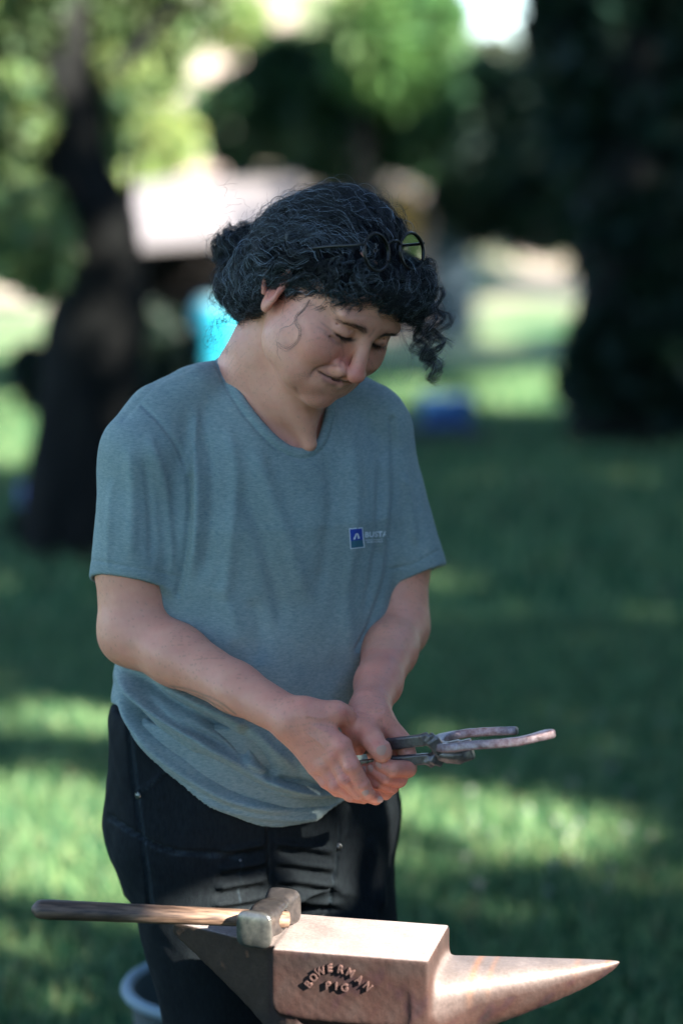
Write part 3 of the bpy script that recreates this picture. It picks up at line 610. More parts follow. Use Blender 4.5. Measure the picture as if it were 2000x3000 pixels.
# ---- torso
TY = R(22); cY, sY = math.cos(TY), math.sin(TY)
TZ = np.array([.40, .66, .74, .79, .88, .97, 1.06, 1.15, 1.22, 1.27, 1.31, 1.345])
TCP = np.array([[738, .05], [735, .05], [733, .05], [730, .045], [722, .045], [740, .05], [773, .055], [786, .055], [785, .055], [788, .055], [790, .055], [793, .055]])
TX = np.array([(p-1000)/FPX*((y+3.08)*cT+(1.65-z)*sT) for (p, y), z in zip(TCP, TZ)]); TYY = TCP[:, 1]
TA = np.array([.165, .178, .186, .188, .188, .184, .184, .182, .168, .140, .100, .055])
TB = np.array([.115, .120, .132, .136, .136, .128, .122, .124, .110, .092, .072, .045])
def torso_fn(off):
    def fn(p):
        z = p[2]; cx = np.interp(z, TZ, TX); cy = np.interp(z, TZ, TYY); a = np.interp(z, TZ, TA)+off; b = np.interp(z, TZ, TB)+off
        x0 = p[0]-cx; y0 = p[1]-cy
        x = x0*cY+y0*sY; y = -x0*sY+y0*cY
        u, v = x/a, y/b; k0 = np.sqrt(u*u+v*v)+1e-6; k1 = np.sqrt((u/a)**2+(v/b)**2)+1e-6
        d = k0*(k0-1)/k1
        d = np.clip(d, -.08, 1.)
        top = (z-(1.345+off)); return np.maximum(d, top*.8).astype(f32)
    return fn
def T2W(x, y, z):
    """torso space (x her left, y back) to world"""
    return np.array([np.interp(z, TZ, TX)+x*cY-y*sY, np.interp(z, TZ, TYY)+x*sY+y*cY, z])
body.add(lambda p, f=torso_fn(-.012), g=torso_fn(-.026): np.where(p[2] > 1.2, f(p), np.where(p[2] < 1.1, g(p), g(p)+(f(p)-g(p))*(p[2]-f32(1.1))*10)).astype(f32), (-.12, .05, .9), .7, .02)
# ---- arms
SR, ER, WR_ = W(425, 1345, -.015), W(392, 1850, -.045), W(858, 2108, -.200)
SL, EL, WL = W(1090, 1290, .110), W(1163, 1835, .085), W(1083, 2078, -.150)
body.cap(SR, W(390, 1640, -.03), .040, .046, .01); body.cap(W(390, 1640, -.03), ER, .047, .0445, .02)
body.cap(ER, ER*.72+WR_*.28, .0430, .0380, .015); body.cap(ER*.72+WR_*.28, ER*.35+WR_*.65, .0380, .0300, .015)
body.cap(ER*.35+WR_*.65, WR_, .0300, .0252, .015)
body.cap(SL, W(1165, 1640, .105), .040, .039, .01); body.cap(W(1165, 1640, .105), EL, .041, .042, .02)
body.cap(EL, EL*.70+WL*.30, .0395, .0350, .015); body.cap(EL*.70+WL*.30, EL*.3+WL*.7, .0350, .0285, .015)
body.cap(EL*.3+WL*.7, WL, .0285, .0245, .015)
# ---- her right hand (screen left): back of the hand towards the camera, fingers pointing down-right
def fing(pts, rs, k=.0018): body.chain([W(*p) for p in pts], rs, k)
def palm(a, b, ra, rb, k=.01): body.cap(W(*a), W(*b), ra, rb, k)
palm((858, 2108, -.200), (900, 2118, -.207), .0245, .0190, .012)
palm((880, 2095, -.205), (1000, 2186, -.232), .0170, .0125, .014)
palm((875, 2108, -.203), (978, 2215, -.228), .0170, .0120, .014)
palm((868, 2125, -.200), (950, 2240, -.222), .0170, .0115, .014)
palm((855, 2135, -.196), (922, 2248, -.214), .0160, .0105, .014)
fing([(1000, 2186, -.232), (1030, 2246, -.243), (1060, 2298, -.240), (1078, 2325, -.236)], [.0120, .0108, .0094, .0082])
fing([(978, 2215, -.228), (1012, 2280, -.238), (1052, 2322, -.230), (1100, 2340, -.216)], [.0118, .0105, .0092, .0080])
fing([(950, 2240, -.222), (985, 2298, -.230), (1025, 2328, -.222), (1065, 2338, -.208)], [.0112, .0098, .0088, .0075])
fing([(922, 2248, -.214), (955, 2290, -.221), (988, 2316, -.214), (1015, 2325, -.204)], [.0098, .0088, .0078, .0068])
palm((900, 2085, -.210), (985, 2088, -.210), .0175, .0135, .012)               # thumb base and knuckle
fing([(985, 2088, -.210), (1008, 2096, -.200), (1035, 2150, -.180), (1052, 2190, -.172)], [.0132, .0120, .0110, .0095], .008)
for q in ((1000, 2186, -.2345, .0115), (978, 2213, -.231, .0112), (950, 2238, -.2245, .0105)): body.ell(W(*q[:3]), (q[3],)*3, None, .006)
for q in ((1029, 2245, -.2455, .0100), (1012, 2281, -.240, .0098), (985, 2298, -.2318, .0092), (1061, 2299, -.2415, .0088)): body.ell(W(*q[:3]), (q[3],)*3, None, .003)
# ---- her left hand (screen right): fist round the tongs, thumb on top pointing down-right
palm((1083, 2078, -.150), (1090, 2112, -.170), .0235, .0230, .012)
palm((1072, 2105, -.172), (1062, 2140, -.185), .0205, .0185, .012)              # thumb heel
palm((1105, 2105, -.172), (1182, 2178, -.178), .0165, .0125, .012)              # index metacarpal side
palm((1100, 2120, -.165), (1165, 2230, -.165), .0180, .0130, .012)
palm((1090, 2130, -.160), (1120, 2250, -.150), .0180, .0130, .014)
fing([(1068, 2135, -.190), (1092, 2168, -.212), (1113, 2196, -.221), (1120, 2207, -.222)], [.0165, .0128, .0122, .0112], .006)
fing([(1184, 2180, -.178), (1196, 2222, -.185), (1194, 2252, -.198), (1150, 2252, -.216), (1113, 2238, -.213)], [.0118, .0112, .0108, .0102, .0086])
fing([(1160, 2230, -.170), (1172, 2268, -.182), (1168, 2284, -.196), (1128, 2276, -.210), (1090, 2252, -.208)], [.0112, .0108, .0100, .0096, .0082])
fing([(1140, 2250, -.165), (1152, 2290, -.178), (1146, 2304, -.188), (1105, 2290, -.203), (1070, 2255, -.202)], [.0108, .0102, .0096, .0090, .0078])
fing([(1110, 2270, -.160), (1135, 2312, -.170), (1128, 2322, -.180), (1098, 2316, -.194), (1070, 2290, -.196)], [.0100, .0094, .0088, .0082, .0072])

# ---- mesh the body: fine cells for head and hands, coarser elsewhere
bh_lo = Hd(0, 0, 0)-np.array([.135, .135, .150]); bh_hi = Hd(0, 0, 0)+np.array([.135, .140, .14])
hr_lo = np.array([W(850, 2100, -.2)[0], -.275, .80]); hr_hi = np.array([.115, -.10, 1.03])
pieces = []
def inside(c, lo, hi): return ((c > lo) & (c < hi)).all(1)
V, F = polygonize(body, bh_lo, bh_hi, .0015); V = settle(body, V, F)
pieces.append(clip_faces(V, F, lambda c: inside(c, bh_lo+.004, bh_hi-.004)))
V, F = polygonize(body, hr_lo, hr_hi, .0013); V = settle(body, V, F)
pieces.append(clip_faces(V, F, lambda c: inside(c, hr_lo+.004, hr_hi-.004)))
V, F = polygonize(body, (-.36, -.29, .70), (.16, .22, 1.42), .0026); V = settle(body, V, F)
pieces.append(clip_faces(V, F, lambda c: ~inside(c, bh_lo+.0045, bh_hi-.0045) & ~inside(c, hr_lo+.0045, hr_hi-.0045) & (c[:, 2] > .705)))
BV, BF, o_ = [], [], 0
for V, F in pieces: BV.append(V); BF.append(F+o_); o_ += len(V)
BV = np.concatenate(BV); BF = np.concatenate(BF)
px, py = proj(BV); BN = normals(BV, BF)
# skin colour: pale with redder hands, cheeks, nose, lips, ear; freckles; tattoo on the forearm
def g3(c, r): return np.exp(-((BV-np.array(c))**2).sum(1)/(r*r))
SK = np.tile(np.array([.72, .31, .20]), (len(BV), 1))
red = np.zeros(len(BV))
for c, r, a in [((-.042, -.070, -.035), .026, 1.0), ((.042, -.070, -.035), .024, .6), ((0, -.115, -.040), .018, 1.25), ((-.075, .012, -.01), .03, 1.1), ((-.03, -.075, -.09), .022, .35), ((0, -.09, -.10), .02, .35)]:
    red += a*g3(Hd(*c), r)
red += .45*np.clip((px-640)/300, 0, 1)*(py > 1900)+.12*vnoise(BV, 160, 3)*1.0+.10*vnoise(BV, 420, 4)
for p in [(1000, 2186), (1029, 2245), (1061, 2299), (978, 2213), (1012, 2281), (985, 2298), (955, 2290), (1195, 2250), (1172, 2280), (1150, 2300), (1100, 2180), (1008, 2085)]:
    red += .45*np.exp(-((px-p[0])**2+(py-p[1])**2)/18**2)*(py > 2000)
red = np.clip(red, -.2, 1.2)[:, None]
SK = SK*(1-red*.5)+np.array([.70, .14, .11])*red*.5
hb = toHd(BV)
lip = .35*np.exp(-((hb[:, 2]+.0590-(-.04*np.abs(hb[:, 0])))/.0060)**4)*(np.abs(hb[:, 0]) < .0285)*(hb[:, 1] < -.078)*(hb[:, 2] > -.075)
SK = SK*(1-.62*lip[:, None])+np.array([.36, .13, .12])*.62*lip[:, None]
def hline(pts, r):
    """darkening mask round a polyline in head space, both sides"""
    out = np.zeros(len(BV)); q = hb.copy(); q[:, 0] = -np.abs(q[:, 0]); near = np.nonzero((np.abs(q) < .13).all(1))[0]; q = q[near]; best = np.full(len(q), 1.)
    for a, b in zip(pts[:-1], pts[1:]):
        a = np.array(a); b = np.array(b); ab = b-a; t = np.clip(((q-a)@ab)/(ab@ab), 0, 1); best = np.minimum(best, np.linalg.norm(q-a-t[:, None]*ab, axis=1))
    out[near] = np.exp(-(best/r)**2); return out
lid = hline([(-.0455, -.0790, .0015), (-.038, -.0885, -.0042), (-.027, -.0900, -.0058), (-.0165, -.0870, -.0040)], .0017)
mth = 0*hline([(0, -.1010, -.0595), (-.014, -.0975, -.0590), (-.025, -.0895, -.0550), (-.034, -.0835, -.0500)], .0021)
soc = hline([(-.044, -.083, -.008), (-.030, -.088, -.011), (-.018, -.086, -.008)], .005)
brw = hline([(-.048, -.080, .0135), (-.036, -.090, .0175), (-.024, -.095, .0165), (-.013, -.096, .0135)], .0045)
for m_, c_, a_ in ((soc, (.33, .17, .14), .45), (lid, (.03, .015, .012), .92), (mth, (.05, .015, .012), .9), (brw, (.10, .06, .045), .5)):
    m_ = (m_*a_)[:, None]; SK = SK*(1-m_)+np.array(c_)*m_
fr = vnoise(BV, 900, 11)+vnoise(BV, 1400, 12); fr = np.clip((fr-1.1+.5*vnoise(BV, 45, 13))*1.3, 0, .34)[:, None]
SK = SK*(1-fr)+np.array([.30, .15, .09])*fr
# traced lines of the near side of the face: eye, smile fold, nose wing, wrinkles; crease shade painted dark
FACE = np.zeros(len(BV)); nfc = len(pieces[0][0]); FACE[:nfc] = 1; FACE *= (BN[:, 1] < .15)
fdisp = np.zeros(len(BV))
for line, w, a, c_, dp in (([(973, 972), (993, 986), (1014, 995), (1034, 997), (1047, 993)], 4.0, .88, (.03, .015, .012), .0010),
                      ([(942, 968), (963, 987), (983, 1003), (1009, 1013)], 6, .40, (.26, .11, .09), .0006), ([(935, 940), (962, 961), (978, 975)], 3, .35, (.25, .12, .09), .0005), ([(925, 955), (950, 968), (968, 974)], 3, .3, (.25, .12, .09), .0005),
                      ([(999, 1069), (973, 1070), (948, 1074), (930, 1080), (919, 1089), (911, 1099), (905, 1110)], 5, .5, (.25, .10, .08), .0015), ([(1014, 1040), (1001, 1053), (995, 1067), (1003, 1078)], 4.5, .35, (.30, .11, .09), .0010),
                      ([(924, 1083), (940, 1093), (958, 1103), (980, 1112), (1000, 1117), (1014, 1119)], 3.6, .92, (.035, .012, .010), .0022), ([(938, 1104), (958, 1117), (978, 1125), (996, 1127)], 6.5, .5, (.30, .09, .09), -.0006), ([(946, 1090), (975, 1101), (1000, 1107)], 4, .35, (.34, .12, .10), -.0003), ([(1078, 990), (1090, 978), (1099, 962)], 4, .4, (.25, .12, .09), .0006), ([(990, 930), (1060, 925), (1130, 935)], 5, .15, (.3, .15, .1), .0003),
                      ([(866, 1130), (872, 1150), (885, 1165)], 5, .25, (.3, .13, .1), .0008), ([(1085, 1000), (1105, 1012), (1128, 1003)], 6, .6, (.10, .045, .035), 0)):
    d, t, _ = seg_dist(px, py, smooth_line(line, 24)); e = np.exp(-(d/w)**2)*FACE*np.clip(np.sin(np.pi*np.clip(t, .03, .97))*1.8, 0, 1); m_ = (e*a)[:, None]
    SK = SK*(1-m_)+np.array(c_)*m_; fdisp -= e*dp
# feather tattoo along the underside of the right forearm
for line, w, a in (([(505, 2025), (600, 2065), (715, 2112)], 3.0, .8), ([(500, 2010), (560, 2022), (640, 2055), (690, 2092)], 3.0, .7), ([(520, 2030), (600, 2078), (690, 2105)], 2.6, .7),
                   ([(540, 2025), (610, 2050), (640, 2082)], 2.2, .6), ([(580, 2040), (640, 2068), (668, 2090)], 2.2, .6), ([(510, 2015), (560, 2050), (620, 2075)], 2.4, .6)):
    d, t, _ = seg_dist(px, py, smooth_line(line, 24)); m_ = (np.exp(-(d/w)**2)*a*.65*(BN[:, 1] < .3)*(BV[:, 1] < 0))[:, None]
    SK = SK*(1-m_)+np.array([.05, .10, .09])*m_
# fine creases over knuckles and wrist, pressed into the skin
disp = np.zeros(len(BV))
def crease(pts, w, a):
    global disp
    d, t, _ = seg_dist(px, py, pts); disp -= a*np.exp(-(d/w)**2)*(BV[:, 1] < -.08)
for cx_, cy_, an, ln in [(1028, 2240, 30, 12), (1031, 2249, 30, 12), (1060, 2297, 30, 9), (1012, 2277, 35, 10), (1016, 2287, 35, 10), (1113, 2166, -8, 15), (1116, 2173, -8, 16), (1192, 2236, 10, 8)]:
    a_ = R(an); crease([(cx_-ln*math.cos(a_), cy_+ln*math.sin(a_)), (cx_+ln*math.cos(a_), cy_-ln*math.sin(a_))], 2.6, .0007)
for p_ in ([(1040, 2080), (1085, 2092), (1120, 2082)], [(1036, 2092), (1080, 2104)], [(480, 1805), (525, 1800), (545, 1790)], [(1121, 2108), (1126, 2140), (1131, 2170)]): crease(p_, 4, .0012)
disp += .00022*vnoise(BV, 260, 22)
for p_ in ([(905, 2120), (960, 2150), (985, 2180)], [(890, 2140), (940, 2180), (962, 2210)], [(880, 2090), (930, 2105), (970, 2100)]):      # tendons and veins
    d, t, _ = seg_dist(px, py, p_); disp += .0011*np.exp(-(d/7)**2)*(BV[:, 1] < -.1)*np.sin(np.pi*np.clip(t, 0, 1))
BV = BV+BN*(disp+fdisp)[:, None]

M_skin = mat('skin', (.92, .92, .92), .46, spec=.4, noise=(1, 1, 1), scale=60, bump=.00035, bscale=700, tint=True, sss=.12)
person = empty('person', 'woman with dark curly tied-back hair in grey-blue t-shirt, looking down behind the anvil', 'person', (-.12, .05, 0))
skin = npmesh('body', BV, BF, M_skin, person, True, SK)

# nails
M_nail = mat('nail', (.56, .31, .23), .5, spec=.35)
def nail(c, ax, w, l, nrm=(0, -1, .15)):
    c = W(*c); d = W(c_x := ax[0], ax[1], ax[2])-c; M = rot_axes(d, nrm)      # x along finger, y outwards
    u, v = np.meshgrid(np.linspace(-1, 1, 9), np.linspace(-1, 1, 9), indexing='ij')
    sq = lambda s, t: s*np.sqrt(1-.42*t*t)
    a, b = sq(u, v), sq(v, u)
    q = np.stack([a*l, .0016*(1-.9*b*b-.35*a*a), b*w], -1).reshape(-1, 3)
    P = q@M.T+c
    i = np.arange(81).reshape(9, 9); f = np.stack([i[:-1, :-1], i[:-1, 1:], i[1:, 1:], i[1:, :-1]], -1).reshape(-1, 4)
    npmesh('fingernail', P, f, M_nail, skin)
nbvh = BVHTree.FromPolygons([tuple(v) for v in BV[::1][pieces[0][0].shape[0]:pieces[0][0].shape[0]+pieces[1][0].shape[0]]], [tuple(int(i) for i in f) for f in pieces[1][1]])
def surf(px_, py_):
    t = W(px_, py_, -.3); d = t-CAM; d /= np.linalg.norm(d)
    h = nbvh.ray_cast(Vector(CAM+d*2.5), Vector(d), 2)
    return (None, None) if h[0] is None else (np.array(h[0]), np.array(h[1]))
def nail_at(p, tip, w, l):
    c, n = surf(*p)
    if c is None: return
    e = W(tip[0], tip[1], c[1]); M = rot_axes(e-c, n)
    if M[:, 1]@n < 0: M[:, 1] *= -1; M[:, 2] *= -1
    u, v = np.meshgrid(np.linspace(-1, 1, 9), np.linspace(-1, 1, 9), indexing='ij')
    a, b = u*np.sqrt(1-.42*v*v), v*np.sqrt(1-.42*u*u)
    q = np.stack([a*l, .0009-.0022*b*b-.0006*a*a, b*w], -1).reshape(-1, 3)
    i = np.arange(81).reshape(9, 9); f = np.stack([i[:-1, :-1], i[:-1, 1:], i[1:, 1:], i[1:, :-1]], -1).reshape(-1, 4)
    npmesh('fingernail', q@M.T+c, f, M_nail, skin)
nail_at((1118, 2198), (1124, 2222), .0066, .0062)
nail_at((1068, 2318), (1080, 2340), .0044, .0060)
nail_at((1108, 2342), (1125, 2346), .0042, .0060)
nail_at((1111, 2241), (1100, 2226), .0040, .0056)
nail_at((1086, 2252), (1078, 2238), .0038, .0054)
nail_at((1068, 2256), (1058, 2243), .0036, .0052)

# ================================================================ T-SHIRT
shirt = Body(); slR = Body(); slL = Body()
shirt.add(torso_fn(0), (-.12, .05, .95), .7, .02)
SLR, SLR2 = W(423, 1335, -.015), W(388, 1760, -.035)
SLL, SLL2 = W(1092, 1285, .110), W(1222, 1760, .105)
slR.cap(SLR, SLR2, .0540, .0585, .035); slL.cap(SLL, SLL2, .0490, .0500, .035)
slR.cap(W(590, 1160, .02), SLR, .036, .050, .03); slL.cap(W(960, 1150, .08), SLL, .036, .044, .03)
slR.cap(W(690, 1112, .065), W(470, 1220, .02), .034, .044, .03); slL.cap(W(1000, 1165, .085), W(1085, 1215, .10), .034, .040, .03); slL.cap(W(1080, 1380, .085), W(1105, 1600, .085), .045, .040, .02); slR.cap(W(490, 1400, .0), W(465, 1640, -.01), .044, .040, .02)
dR = SLR2-SLR; dR /= np.linalg.norm(dR); dL = SLL2-SLL; dL /= np.linalg.norm(dL)
slR.cap(SLR2-dR*.085, SLR2+dR*.05, .0490, .0545, .003, '-'); slL.cap(SLL2-dL*.075, SLL2+dL*.05, .0435, .0460, .003, '-')
# everything below the hem curve is cut away, everything inside is hollow below z=.90
def hem_z(x, y):
    """hem height round the body: low in front, hitched up on her right hip"""
    lx = (x+.125)*cY+(y-.05)*sY; ly = -(x+.125)*sY+(y-.05)*cY
    a = np.arctan2(lx, -ly)                      # 0 = front, +pi/2 = her left
    return .764+.150*np.clip(-a/1.45, 0, 1)**1.8+.065*np.clip(a/1.3, 0, 1)**1.6
hemfn = lambda p: (hem_z(p[0], p[1])-p[2]).astype(f32)
slv_r = lambda p: ((p[0]-SLR2[0])*0+1)
def cutplane(a, b, c, refl):
    n = np.cross(b-a, c-a); n /= np.linalg.norm(n)
    if (refl-a)@n > 0: n = -n
    return a, n
hR1, hR2 = W(262, 1697, -.03), W(515, 1750, -.03); pR, nR = cutplane(hR1, hR2, (hR1+hR2)/2+np.array([0, .05, -.022]), SR)
hL1, hL2 = W(1128, 1724, .10), W(1299, 1656, .10); pL, nL = cutplane(hL1, hL2, (hL1+hL2)/2+np.array([0, .05, -.012]), SL)
collar = smooth_line([(650, 1020), (672, 1075), (710, 1152), (770, 1232), (822, 1284), (868, 1310), (905, 1308), (934, 1276), (950, 1215), (957, 1160), (950, 1080), (850, 960), (720, 940)], 60)
cA = np.vstack([collar, collar[:1]])
def poly_sd(px, py):
    d, _, _ = seg_dist(px, py, cA); ins = np.zeros(len(px), bool)
    for (x1, y1), (x2, y2) in zip(cA[:-1], cA[1:]):
        c = ((y1 > py) != (y2 > py)); xi = (x2-x1)*(py-y1)/(y2-y1+1e-12)+x1; ins ^= c & (px < xi)
    return np.where(ins, -d, d)
def shirt_eval(p, cc=None, rc=0, cull=False):
    d = Body.eval(shirt, p)
    x, y, z = p
    low = torso_fn(-.005)(p); d = np.where(z < .90, np.maximum(d, -low), d)
    d = np.maximum(d, hemfn(p))
    for S_, q, n in ((slR, pR, nR), (slL, pL, nL)):
        e = Body.eval(S_, p); e = np.maximum(e, (x-f32(q[0]))*f32(n[0])+(y-f32(q[1]))*f32(n[1])+(z-f32(q[2]))*f32(n[2]))
        k = f32(.016); h = np.clip(.5+.5*(d-e)/k, 0, 1); d = d*(1-h)+e*h-k*h*(1-h)
    # neck opening
    P = np.stack([x, y, z], -1).astype(float); m = (z > 1.18) & (y < .06) & (np.abs(x+.08) < .16)
    if m.any():
        qx, qy = proj(P[m]); c = poly_sd(qx, qy)/2280.
        dd = d[m].astype(float); hm = np.maximum(dd, -c); d = d.copy(); d[m] = hm
    return d.astype(f32)
class SB(Body): pass
sb = SB(); sb.P = shirt.P; sb.eval = lambda p, cc=None, rc=0, cull=False: shirt_eval(p, cc, rc, cull)
V, F = polygonize(sb, (-.37, -.14, .74), (.18, .26, 1.42), .0024, slack=1.6)
V = relax(V, F, 2, .5); N = normals(V, F); px, py = proj(V)
front = np.clip(-N[:, 1]*1.4+.2, 0, 1)
D = np.zeros(len(V))
FS = 1.45
def fold(pts, w, a, taper=True, kind='g', bias=0):
    global D
    P = smooth_line(pts, 40) if len(pts) > 2 else np.array(pts, float)
    d, t, s = seg_dist(px, py, P)
    if kind == 'g': v = np.exp(-(d/w)**2)
    elif kind == 's': v = np.where(s*bias > 0, np.exp(-(d/(w*2.2))**2), np.exp(-(d/(w*.55))**2))   # steep one side
    else: v = np.exp(-d/w)
    a = a*FS
    if taper: v = v*np.clip(np.sin(np.pi*np.clip(t, .001, .999))*2.2, 0, 1)
    D += a*v*front
torso_m = lambda: None
# armhole seam and folds from the shoulder
fold([(415, 1185), (480, 1250), (530, 1330), (552, 1420), (555, 1520)], 6, -.0018, False)
fold([(555, 1400), (552, 1520), (545, 1620), (522, 1740)], 10, -.0035, False)
fold([(575, 1180), (572, 1300), (580, 1450), (572, 1600), (556, 1700)], 16, .0055)
fold([(600, 1250), (620, 1400), (615, 1550), (600, 1700)], 14, -.003)
fold([(660, 1240), (690, 1380), (680, 1560), (660, 1760)], 20, .0030)
fold([(740, 1290), (790, 1450), (850, 1600), (900, 1780)], 26, .0035)
fold([(700, 1420), (760, 1560), (800, 1700), (840, 1850)], 22, -.003)
fold([(1020, 1250), (1040, 1400), (1035, 1560), (1012, 1750), (1030, 1950)], 20, .0035)
fold([(1115, 1300), (1118, 1420), (1110, 1600), (1070, 1800)], 14, -.0045)
fold([(960, 1330), (975, 1450), (960, 1600), (930, 1750)], 22, -.003)
fold([(1150, 1230), (1155, 1400), (1148, 1560), (1130, 1700), (1085, 1830), (1045, 1900)], 10, -.0030, False)
fold([(1120, 1330), (1128, 1450), (1120, 1620)], 12, .004)
fold([(1180, 1380), (1200, 1480), (1215, 1600)], 12, .003)
fold([(430, 1260), (480, 1420), (500, 1580), (505, 1700)], 15, .0035)
fold([(380, 1300), (390, 1450), (385, 1650)], 17, .0030)
fold([(420, 1330), (440, 1480), (445, 1650)], 12, -.0025)
fold([(330, 1400), (320, 1550), (315, 1680)], 12, .002)
fold([(360, 1230), (450, 1130), (560, 1075)], 7, -.0016, False)
fold([(640, 1700), (680, 1800), (700, 1900)], 25, .003); fold([(740, 1750), (760, 1850), (760, 1950)], 25, -.003)
# hem bands on sleeves, stitched hem
for line in ([(268, 1640), (390, 1662), (526, 1690)], [(1145, 1668), (1215, 1650), (1285, 1612)]): fold(line, 3.2, -.0014, False)
# slouching folds over the hip and belly
FS = 2.2
fold([(318, 1940), (430, 2060), (560, 2150), (700, 2230), (850, 2310), (1000, 2335)], 17, .010)
fold([(325, 1985), (420, 2115), (540, 2210), (680, 2300), (820, 2350), (960, 2352), (1080, 2330)], 13, -.010)
fold([(335, 2020), (420, 2160), (530, 2260), (680, 2345), (850, 2380)], 13, .006)
fold([(335, 1945), (480, 2040), (600, 2100), (690, 2170), (720, 2240)], 16, -.009)
fold([(420, 1960), (560, 2060), (680, 2110), (800, 2200), (880, 2270)], 20, .006)
fold([(400, 2010), (500, 2105), (640, 2180), (760, 2265), (900, 2300), (1010, 2310)], 10, -.007)
fold([(560, 2200), (660, 2250), (780, 2310), (900, 2330)], 8, -.004)
fold([(700, 2120), (760, 2200), (800, 2290)], 20, -.005); fold([(880, 2200), (900, 2260), (990, 2300)], 14, .004)
fold([(330, 2060), (380, 2180), (500, 2290), (660, 2372), (850, 2400), (1000, 2380), (1120, 2335)], 8, .0022, False)
# collar rib
c_ = poly_sd(px, py); rib = (V[:, 1] < .07) & (V[:, 2] > 1.15)
D += np.where(rib, .0030*np.exp(-((c_-13)/12.)**4)-.0022*np.exp(-((c_-31)/4.)**2), 0)*np.clip(-N[:, 1]*2+.6, 0, 1)
D += .0012*vnoise(V, 38, 31)+.0005*vnoise(V, 90, 32)
V = V+N*D[:, None]
lift = np.zeros(len(V))
V = relax(V, F, 1, .3)
# fabric material: heather melange knit
M_sh = bpy.data.materials.new('heather_jersey'); M_sh.use_nodes = True; nt = M_sh.node_tree; Nn = nt.nodes; Ll = nt.links
b_ = Nn['Principled BSDF']; b_.inputs['Roughness'].default_value = .9; b_.inputs['Specular IOR Level'].default_value = .15; b_.inputs['Sheen Weight'].default_value = .12
tc = Nn.new('ShaderNodeTexCoord'); mp = Nn.new('ShaderNodeMapping'); mp.inputs['Scale'].default_value = (1, 1, 4.5); mp.inputs['Rotation'].default_value = (0, .15, 0); Ll.new(tc.outputs['Object'], mp.inputs[0])
n1 = Nn.new('ShaderNodeTexNoise'); n1.inputs['Scale'].default_value = 150; n1.inputs['Detail'].default_value = 5; n1.inputs['Roughness'].default_value = .75; Ll.new(mp.outputs[0], n1.inputs['Vector'])
cr = Nn.new('ShaderNodeValToRGB'); cr.color_ramp.elements[0].position = .34; cr.color_ramp.elements[1].position = .68
cr.color_ramp.elements[0].color = (.155, .235, .240, 1); cr.color_ramp.elements[1].color = (.345, .40, .365, 1); Ll.new(n1.outputs[0], cr.inputs[0])
n3 = Nn.new('ShaderNodeTexNoise'); n3.inputs['Scale'].default_value = 14; n3.inputs['Detail'].default_value = 3; Ll.new(tc.outputs['Object'], n3.inputs['Vector'])
mx = Nn.new('ShaderNodeMix'); mx.data_type = 'RGBA'; mx.blend_type = 'MULTIPLY'; mx.inputs[0].default_value = .35
Ll.new(cr.outputs[0], mx.inputs[6]); Ll.new(n3.outputs[0], mx.inputs[7]); Ll.new(mx.outputs[2], b_.inputs['Base Color'])
n2 = Nn.new('ShaderNodeTexNoise'); n2.inputs['Scale'].default_value = 900; Ll.new(tc.outputs['Object'], n2.inputs['Vector'])
bp = Nn.new('ShaderNodeBump'); bp.inputs['Distance'].default_value = .0004; Ll.new(n2.outputs[0], bp.inputs['Height']); Ll.new(bp.outputs[0], b_.inputs['Normal'])
tee = npmesh('t_shirt', V, F, M_sh, person)
tee_bvh = BVHTree.FromPolygons([tuple(v) for v in V], [tuple(int(i) for i in f) for f in F])
def on_tee(px_, py_, off=.0006):
    t = W(px_, py_, 0); d = t-CAM; d /= np.linalg.norm(d)
    h = tee_bvh.ray_cast(Vector(CAM+d*2.2), Vector(d), 2)
    return None if h[0] is None else np.array(h[0])-d*off
# printed badge on the chest: flat print laid on the cloth
M_blue = mat('print_blue', (.012, .045, .30), .8); M_white = mat('print_white', (.62, .66, .68), .8); M_teal = mat('print_teal', (.03, .12, .16), .8)
def decal(name, quads, m, off):
    VV, FF = [], []
    for q in quads:                                # each q: 4 photo-space corners
        q = np.array(q, float); n = 5; i0 = len(VV)
        ok = True; tmp = []
        for a in np.linspace(0, 1, n):
            for b in np.linspace(0, 1, n):
                p = (1-a)*((1-b)*q[0]+b*q[1])+a*((1-b)*q[3]+b*q[2]); s_ = on_tee(p[0], p[1], off)
                if s_ is None: ok = False
                tmp.append(s_)
        if not ok: continue
        VV += tmp
        for a in range(n-1):
            for b in range(n-1): FF.append((i0+a*n+b, i0+a*n+b+1, i0+(a+1)*n+b+1, i0+(a+1)*n+b))
    return npmesh(name, np.array(VV), np.array(FF), m, tee)
decal('badge_border', [[(1022, 1548), (1062, 1545), (1068, 1604), (1026, 1609)]], M_white, .0006)
decal('badge_panel', [[(1024.5, 1551), (1060, 1548), (1062.5, 1581), (1027, 1585)]], M_blue, .0010)
decal('badge_panel', [[(1027, 1585), (1062.5, 1581), (1065.5, 1602), (1028.5, 1606)]], M_teal, .0010)
decal('badge_mark', [[(1042, 1563), (1046, 1562), (1040, 1581), (1034, 1580)], [(1045, 1562), (1049, 1563), (1054, 1577), (1048, 1579)], [(1036, 1574), (1041, 1573), (1041, 1580), (1036, 1580)], [(1048, 1572), (1053, 1572), (1053, 1578), (1048, 1578)]], M_white, .0014)
def text_mesh(s, size, bold=0, ext=0, space=1):
    c = bpy.data.curves.new('lettering', 'FONT'); c.body = s; c.size = size; c.offset = bold; c.extrude = ext; c.space_character = space; c.resolution_u = 3
    o = bpy.data.objects.new('lettering', c); scene.collection.objects.link(o)
    dg = bpy.context.evaluated_depsgraph_get(); me = bpy.data.meshes.new_from_object(o.evaluated_get(dg)); bpy.data.objects.remove(o)
    return me
